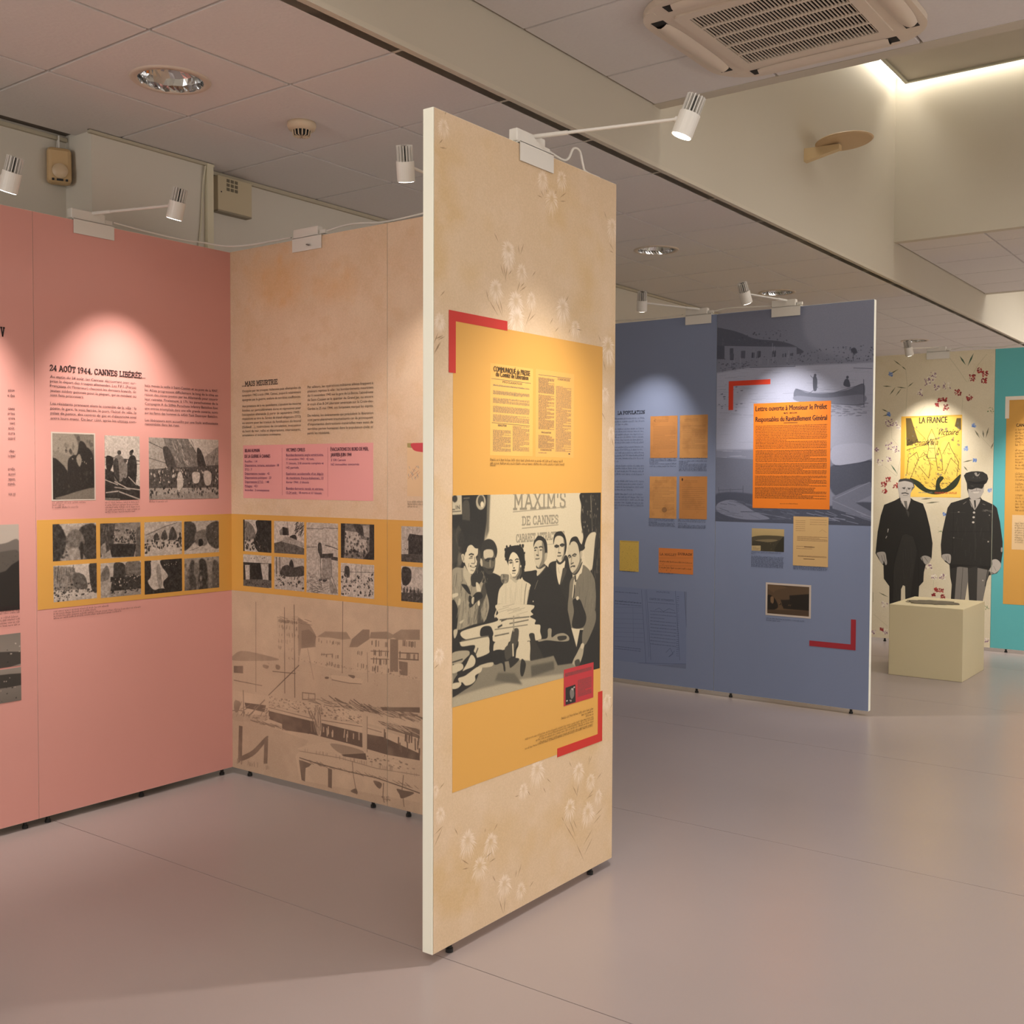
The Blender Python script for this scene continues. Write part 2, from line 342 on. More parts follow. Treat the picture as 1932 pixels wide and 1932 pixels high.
# ---------------------------------------------------------------- text as thin lettering
GL = {}
def glyph_line(text, bold, shear=0.):
    cu = bpy.data.curves.new('t', 'FONT'); cu.body = text; cu.size = 1; cu.offset = .001; cu.resolution_u = 2; cu.shear = shear
    o = bpy.data.objects.new('t', cu); me = bpy.data.meshes.new_from_object(o)
    co = np.empty(len(me.vertices)*3); me.vertices.foreach_get('co', co); co = co.reshape(-1, 3)[:, :2]; fs = [tuple(p.vertices) for p in me.polygons]
    bpy.data.objects.remove(o); bpy.data.meshes.remove(me); bpy.data.curves.remove(cu); return co, fs
def text_part(parent, name, style, color, h, lines, y):
    V, Fc = [], []
    def quad(q):
        b = len(V); V.extend([(p[0], -y, p[1]) for p in q]); Fc.append((b, b+1, b+2, b+3))
    rng = np.random.default_rng(len(lines)+int(h*1e5))
    for u0, u1, z, t in lines:
        if style == 'slab':
            st, wd = slab_strokes(t); sx = (u1-u0)/wd; sy = h/10
            for s in st:
                for q in stroke([(a*sx, b*sy) for a, b in s], h*.155): quad([(u0+p[0], z+p[1]) for p in q])
        elif style == 'rows':
            x = u0
            while x < u1-h:
                for _ in range(int(rng.integers(2, 10))):
                    if x > u1-h*.4: break
                    hh = h*(1 if rng.random() < .75 else 1.5); wv = h*.13
                    quad([(x, z), (x+wv, z), (x+wv, z+hh), (x, z+hh)])
                    if rng.random() < .6: zz = z+rng.random()*h*.85; quad([(x, zz), (x+h*.5, zz), (x+h*.5, zz+h*.15), (x, zz+h*.15)])
                    x += h*.62
                x += h*.5
        elif style == 'rule': quad([(u0, z), (u1, z), (u1, z+h*.5), (u0, z+h*.5)])
        else:
            co, fs = glyph_line(t, style == 'bold', .5 if style == 'script' else 0)
            if not len(co): continue
            x0, x1 = co[:, 0].min(), co[:, 0].max(); sx = (u1-u0)/(x1-x0); sy = h/.73*(1. if style != 'sans' else .98); b = len(V)
            for dx in ((-h*.028, 0, h*.028) if style == 'bold' else (0,)):
                b = len(V); V.extend([(u0+(p[0]-x0)*sx+dx, -y-dx*.002, z+p[1]*sy) for p in co]); Fc.extend([tuple(i+b for i in f) for f in fs])
    me = bpy.data.meshes.new(name); me.from_pydata(V, [], Fc); me.materials.append(mat(color, .6)); o = link(name, me, parent); o['kind'] = 'stuff'; return o
# ---------------------------------------------------------------- exhibition panels
PRINTS=[('pinkR', [0.0702, 1.3177, 0.2725, 1.6055], 0.2023, 0.2, 'print_border', 'white print border', 1.6, (0.07, 0.063, 0.055), (0.88, 0.82, 0.76), None, 'f 225'),
('pinkR', [0.0762, 1.3237, 0.2665, 1.5995], 0.1903, 1.3, 'photograph', 'sombre street procession photograph with white border', 2, (0.07, 0.06, 0.05), (0.8, 0.74, 0.66), None, 'g 120 40\nsoft 2\ns 170 -6 -16 163 -20 235 114 191 250 35 197 -7 117\ns 140 249 -22 389 -25 381 112 307 154 264 87\nk 60 150 30 -6 -16 381 195 14 1.6\ns 150 0 144 134 183 191 210 176 318 35 250\ns 25 -7 224 77 250 133 331 161 493 133 550 -8 547\ns 28 134 250 177 183 220 169 249 60 307 100 322 250 380 319 380 497 277 522 161 506\ns 170 213 209 242 169 263 223 241 277\ns 25 278 141 366 167 383 401 365 556 248 553\nk 15 60 60 7 317 365 497 12 1.5\ns 130 104 519 380 456 383 556 34 548\nsoft 1\nk 140 170 8 134 196 366 250 7 1.4\nb 1.5\nn 20 6'),
('pinkR', [0.3173, 1.3167, 0.4907, 1.5985], 0.1734, 1.3, 'photograph', 'people beside a fence in bright light', 2, (0.07, 0.063, 0.055), (0.88, 0.82, 0.76), None, 'g 205 215\nsoft 1\nl 60 8 3 189 95 194 345 219\nl 70 5 3 255 345 247\np 35 3 289 125 331 347 447 347 569 -1 558\ns 25 19 178 79 192 79 248 33 331 11 248\ns 120 95 192 164 177 195 247 171 388 94 387\ns 50 82 234 125 205 140 388 94 359\ne 50 141 147 19 20\ns 30 218 247 250 177 297 176 316 247 309 389 280 446 217 473 202 332\ne 60 259 151 17 21\ns 22 244 137 278 117 281 145\ne 60 200 219 16 18\ns 120 179 247 218 247 215 360 179 353\nl 20 12 18 331 94 443\nl 20 12 79 331 186 472\nl 190 9 3 386 124 429\nl 190 10 94 401 217 459 347 475\nl 180 10 233 360 312 432\nl 170 12 10 497 124 485 347 561\nl 160 9 94 450 249 474\nl 140 9 2 546 155 556\nk 20 90 26 3 317 343 561 9 .5\nn 30 14\nn 22 6\nb .8\nn 12 4'),
('pinkR', [0.5382, 1.316, 0.9231, 1.5962], 0.3849, 1.3, 'photograph', 'cheering crowd marching down a street', 2, (0.07, 0.063, 0.055), (0.88, 0.82, 0.76), None, 'g 215 160\nsoft 1.2\np 165 2 -5 148 -8 332 242 1 285\np 120 148 -8 419 -3 558 182 558 317 264 286\nl 60 6 2 41 147 97 281 242\nl 60 5 1 185 230 242\nh 60 110 50 181 24 505 242 60 5 62 4\nh 190 210 20 231 23 505 242 50 5 62 4\np 150 612 166 773 58 772 287 629 287\nh 60 110 20 630 91 764 272 30 4 95 6\ns 60 147 97 214 96 298 286 197 271\ns 50 523 92 576 121 629 287 540 287\np 70 1 285 772 241 771 455 0 458\nk 15 45 90 7 271 763 515 12 1.8\nk 175 215 60 15 286 764 424 9 1.9\nk 100 160 40 15 250 764 295 6 1\np 150 0 530 129 511 771 500 770 561 0 560\nk 20 50 40 15 429 763 538 8 2.4\ns 205 470 316 549 317 539 406 478 406\ns 200 602 302 682 317 673 423 610 422\ns 205 306 330 349 316 365 434 305 477\nn 30 14\nn 22 6\nb .8\nn 12 4'),
('pinkR', [0.0725, 1.0653, 0.2725, 1.2207], 0.2, 1.3, 'photograph', 'avenue under trees', 2, (0.07, 0.063, 0.055), (0.88, 0.82, 0.76), None, 'g 190 120\nsoft 4\ns 40 -1 4 69 14 125 137 96 256 139 315 -2 306\ns 50 254 36 401 28 400 317 283 282 225 170\ns 110 125 111 197 47 269 91 283 187 139 192\ns 165 139 219 239 225 282 309 68 308\nk 20 60 30 -1 131 139 299 14 1\nk 30 70 20 283 146 400 303 14 1\ns 40 247 171 276 173 275 295 253 294\nn 34 18\nn 26 8\nb .8\nn 14 4'),
('pinkR', [0.2918, 1.0627, 0.4919, 1.2161], 0.2001, 1.3, 'photograph', 'lorry loaded with people', 2, (0.07, 0.063, 0.055), (0.88, 0.82, 0.76), None, 'g 130 170\nsoft 2\np 60 0 -7 144 6 128 207 -1 296\nh 110 140 12 7 7 128 180 40 5 95 4\nk 20 60 50 113 54 345 192 16 1\nk 150 200 30 128 40 330 177 8 1.2\np 30 82 177 361 193 329 304 112 297\np 90 362 51 401 38 400 309 345 305\ns 150 7 200 52 175 51 286 14 284\nn 34 18\nn 26 8\nb .8\nn 14 4'),
('pinkR', [0.5119, 1.0606, 0.7117, 1.2144], 0.1998, 1.3, 'photograph', 'crowd before an arcade', 2, (0.07, 0.063, 0.055), (0.88, 0.82, 0.76), None, 'g 190 200\nsoft 1.2\np 170 1 108 197 59 365 11 399 12 399 186 1 179\nl 90 6 17 116 214 46 348 15\ns 60 180 117 214 75 238 120 238 163 180 160\ns 60 264 106 297 49 339 110 339 168 263 165\ns 60 98 127 131 100 155 144 155 166 98 163\nk 15 60 70 4 151 398 245 9 1.6\nk 200 215 30 4 137 398 231 6 1.6\nk 20 50 20 4 194 49 282 9 1.6\nk 20 50 20 348 110 398 275 10 1.6\nn 34 18\nn 26 8\nb .8\nn 14 4'),
('pinkR', [0.7246, 1.0583, 0.9229, 1.2109], 0.1983, 1.3, 'photograph', 'wide road with one car', 2, (0.07, 0.063, 0.055), (0.88, 0.82, 0.76), None, 'g 185 200\nsoft 3\ns 60 1 6 112 23 138 113 111 202 1 210\ns 120 129 113 236 88 253 224 129 217\ns 70 253 59 398 19 397 263 271 210\ns 50 1 181 94 201 59 243 0 269\nsoft 1\ns 22 164 175 203 174 214 222 164 237\nk 40 90 12 1 181 129 217 6 1.6\nl 110 5 59 273 164 249\nk 90 140 20 271 44 395 202 6 1\nn 34 18\nn 26 8\nb .8\nn 14 4'),
('pinkR', [0.0737, 0.8944, 0.2737, 1.0467], 0.2, 1.3, 'photograph', 'boulevard full of people', 2, (0.07, 0.063, 0.055), (0.88, 0.82, 0.76), None, 'g 215 200\nsoft 2\np 140 0 2 179 22 250 149 236 215 -1 208\nh 60 90 26 9 23 193 171 50 5 95 3\ns 50 331 5 402 5 401 244 352 226 331 101\ns 90 179 76 280 97 308 208 193 198\nk 20 90 60 3 155 367 268 12 .8\np 190 164 276 401 258 401 313 164 310\nk 30 80 24 3 208 164 303 10 .8\nn 34 18\nn 26 8\nb .8\nn 14 4'),
('pinkR', [0.292, 0.8922, 0.4924, 1.0431], 0.2004, 1.3, 'photograph', 'crowd around a car', 2, (0.07, 0.063, 0.055), (0.88, 0.82, 0.76), None, 'g 200 150\nsoft 2\ns 50 142 2 234 22 250 122 141 141 126 70\ns 110 250 9 392 5 391 133 265 137\ns 110 1 102 51 23 81 53 81 136 1 157\np 40 96 124 403 134 402 248 95 248\nk 15 50 60 96 110 399 276 12 1\nk 190 215 22 111 118 399 190 7 1.3\nk 180 215 6 141 197 296 252 9 .8\np 175 1 185 111 166 80 303 0 299\nn 34 18\nn 26 8\nb .8\nn 14 4'),
('pinkR', [0.5113, 0.8884, 0.7114, 1.0403], 0.2001, 1.3, 'photograph', 'white monument between dark trees', 2, (0.07, 0.063, 0.055), (0.88, 0.82, 0.76), None, 'g 205 200\nsoft 2\ns 30 0 -2 58 6 65 136 33 191 97 268 179 261 400 308 399 339 -1 302\ns 30 181 0 401 2 400 295 229 280 196 204 246 150 180 58\nsoft 1\ns 150 123 83 156 42 180 174 176 246 147 244\nk 15 50 30 0 2 66 79 10 1\nk 200 210 10 197 30 365 101 7 1\nn 34 18\nn 26 8\nb .8\nn 14 4'),
('pinkR', [0.7247, 0.8878, 0.923, 1.038], 0.1983, 1.3, 'photograph', 'blurred figures walking away', 2, (0.07, 0.063, 0.055), (0.88, 0.82, 0.76), None, 'g 165 110\nsoft 5\ns 60 58 75 93 18 119 80 127 304 57 298\ns 45 163 53 202 11 252 74 259 316 162 307\ns 80 323 64 360 36 396 100 395 313 322 306\ns 120 110 64 154 52 162 173 110 169\nk 60 150 26 7 13 395 328 16 1.6\nn 34 18\nn 26 8\nb .8\nn 14 4'),
('pinkL', [0.6176, 0.8794, 0.9265, 1.2262], 0.3089, 1.3, 'photograph', 'dark hillside above the bay', 2, (0.07, 0.063, 0.055), (0.88, 0.82, 0.76), None, 'g 190 200\nsoft 3\ns 110 0 227 348 172 506 149 620 137 619 429 0 531\ns 80 0 303 506 213 620 236 619 429 0 455\nk 30 70 30 44 200 619 333 8 .6\np 22 0 379 410 396 506 372 554 328 620 292 618 798 -1 728'),
('pinkL', [0.617, 0.6509, 0.9285, 0.7842], 0.3115, 1.3, 'photograph', 'villas with white walls', 2, (0.07, 0.063, 0.055), (0.88, 0.82, 0.76), None, 'g 130 150\nsoft 2\ns 60 0 133 622 155 622 252 0 299\nk 200 215 16 44 78 619 171 8 1\nk 20 60 26 44 108 619 251 8 1'),
('pinkL', [0.6167, 0.5081, 0.929, 0.6439], 0.3123, 1.3, 'photograph', 'houses below a hill', 2, (0.07, 0.063, 0.055), (0.88, 0.82, 0.76), None, 'g 150 110\nsoft 2\ns 50 0 49 624 52 624 148 0 125\nk 190 215 16 44 56 619 179 7 1\nk 20 60 40 44 71 618 323 9 1'),
('beige1', [0.0877, 1.0631, 0.2901, 1.2149], 0.2024, 1.4, 'photograph', 'ruined street', 2, (0.07, 0.063, 0.055), (0.88, 0.82, 0.76), None, 'g 205 200\nsoft 1.5\ns 25 192 6 405 0 404 301 229 309 152 195 201 103\ns 120 1 17 134 53 172 169 0 188\nk 60 110 20 7 30 172 182 8 1.6\nk 15 70 60 35 161 400 288 16 1\nk 150 190 12 16 148 248 282 8 1\np 20 1 0 21 0 19 305 -1 306\nn 36 16\nn 26 7\nb .6\nn 14 4'),
('beige1', [0.3088, 1.0642, 0.513, 1.2144], 0.2042, 1.4, 'photograph', 'collapsed house and a palm', 2, (0.07, 0.063, 0.055), (0.88, 0.82, 0.76), None, 'g 215 205\nsoft 1.2\np 120 71 91 127 51 201 62 200 125 80 129\np 20 118 52 191 68 204 127 118 130\nl 110 4 186 5 181 290\nh 20 60 40 292 8 409 117 50 5 130 24\ns 40 219 137 291 122 309 171 237 174\np 90 0 209 145 178 408 242 408 299 -1 302\nh 40 90 40 6 183 399 293 30 4 20 30\np 165 145 139 237 149 408 192 408 230 108 192\nn 36 16\nn 26 7\nb .6\nn 14 4'),
('beige1', [0.5278, 0.8937, 0.7322, 1.2138], 0.2044, 1.4, 'photograph', 'broken jetty in the sea', 2, (0.07, 0.063, 0.055), (0.88, 0.82, 0.76), None, 'g 200 190\nsoft 1.2\nl 110 6 6 55 209 54 226 43 406 45\nl 100 6 6 227 138 219\nl 70 8 243 199 312 208 406 229\ns 60 152 196 191 182 208 268 191 281 156 270\np 50 164 282 346 268 346 298 405 302 405 332 190 318\nl 80 7 182 306 190 503\nl 80 6 320 312 328 471 396 601\np 150 208 317 320 312 320 496 207 515\ns 60 155 518 190 503 207 515 172 529\ns 40 216 514 268 499 259 524 225 532\nh 90 140 40 14 464 379 627 60 4 10 40\nh 50 90 16 5 539 207 638 40 5 10 20\np 140 294 473 408 625 311 631\nn 36 16\nn 26 7\nb .6\nn 14 4'),
('beige1', [0.7502, 1.0625, 0.9537, 1.216], 0.2035, 1.4, 'photograph', 'bomb-damaged house front', 2, (0.07, 0.063, 0.055), (0.88, 0.82, 0.76), None, 'g 100 120\nsoft 2\np 20 0 1 54 -1 37 306 0 308\np 25 351 1 407 -1 407 306 269 309 350 234\np 185 54 66 204 73 269 130 318 140 318 247 54 259\ns 40 154 2 253 11 286 106 204 73\nk 30 90 50 54 90 334 259 12 1.4\np 170 269 11 351 8 351 115 286 106\nk 15 50 30 37 236 366 293 16 1\nn 36 16\nn 26 7\nb .6\nn 14 4'),
('beige1', [0.0867, 0.8954, 0.2893, 1.0478], 0.2026, 1.4, 'photograph', 'damaged colonnade', 2, (0.07, 0.063, 0.055), (0.88, 0.82, 0.76), None, 'g 205 200\nsoft 1.2\np 30 1 77 405 70 405 237 0 248\np 195 26 102 95 99 94 242 35 246\np 195 250 78 364 72 363 239 287 244\np 20 134 97 249 91 249 246 133 253\nk 40 90 12 36 16 402 44 7 1\ns 90 0 248 405 230 404 298 -1 314\nk 20 60 30 5 261 401 288 12 .6\nn 36 16\nn 26 7\nb .6\nn 14 4'),
('beige1', [0.309, 0.895, 0.5124, 1.0471], 0.2034, 1.4, 'photograph', 'heap of rubble by two posts', 2, (0.07, 0.063, 0.055), (0.88, 0.82, 0.76), None, 'g 190 190\nsoft 1.2\nl 40 10 29 7 32 161\nl 40 9 77 5 80 158\ns 30 208 56 236 16 263 53 263 91 217 93\ns 60 107 99 180 70 254 91 398 71 398 159 106 175\nk 15 90 60 4 143 406 283 14 .9\nh 190 215 46 4 181 406 283 50 6 -40 40\nn 36 16\nn 26 7\nb .6\nn 14 4'),
('beige1', [0.7498, 0.8924, 0.9534, 1.0402], 0.2036, 1.4, 'photograph', 'wreckage of a building', 2, (0.07, 0.063, 0.055), (0.88, 0.82, 0.76), None, 'g 205 205\nsoft 1.2\nl 60 4 0 80 407 64\nl 60 4 187 22 187 154\nl 60 4 253 18 253 150\ns 50 54 29 104 38 104 123 46 114\nk 15 90 90 3 80 407 283 13 1\nh 170 210 50 3 117 407 283 50 4 40 40\nn 36 16\nn 26 7\nb .6\nn 14 4'),
('beige2', [0.0796, 1.0642, 0.2733, 1.2148], 0.1937, 1.4, 'photograph', 'burnt-out house', 2, (0.07, 0.063, 0.055), (0.88, 0.82, 0.76), None, 'g 190 190\nsoft 1.2\np 40 72 108 95 61 179 69 387 73 387 232 72 235\np 190 11 145 80 119 80 235 11 238\nk 40 70 8 19 145 72 224 5 2\np 60 0 239 387 226 387 300 0 302\nn 36 16\nn 26 7\nb .6\nn 14 4'),
('beige2', [0.0795, 0.8961, 0.2733, 1.0455], 0.1938, 1.4, 'photograph', 'tree and pale ruins', 2, (0.07, 0.063, 0.055), (0.88, 0.82, 0.76), None, 'g 205 205\nsoft 1.5\ns 40 11 16 103 22 111 114 57 164 11 143\nl 40 6 49 130 57 199\nh 20 60 50 3 191 388 223 40 6 88 6\np 60 0 226 388 211 388 296 0 301\nk 90 170 20 3 249 388 274 9 .6\nn 36 16\nn 26 7\nb .6\nn 14 4'),
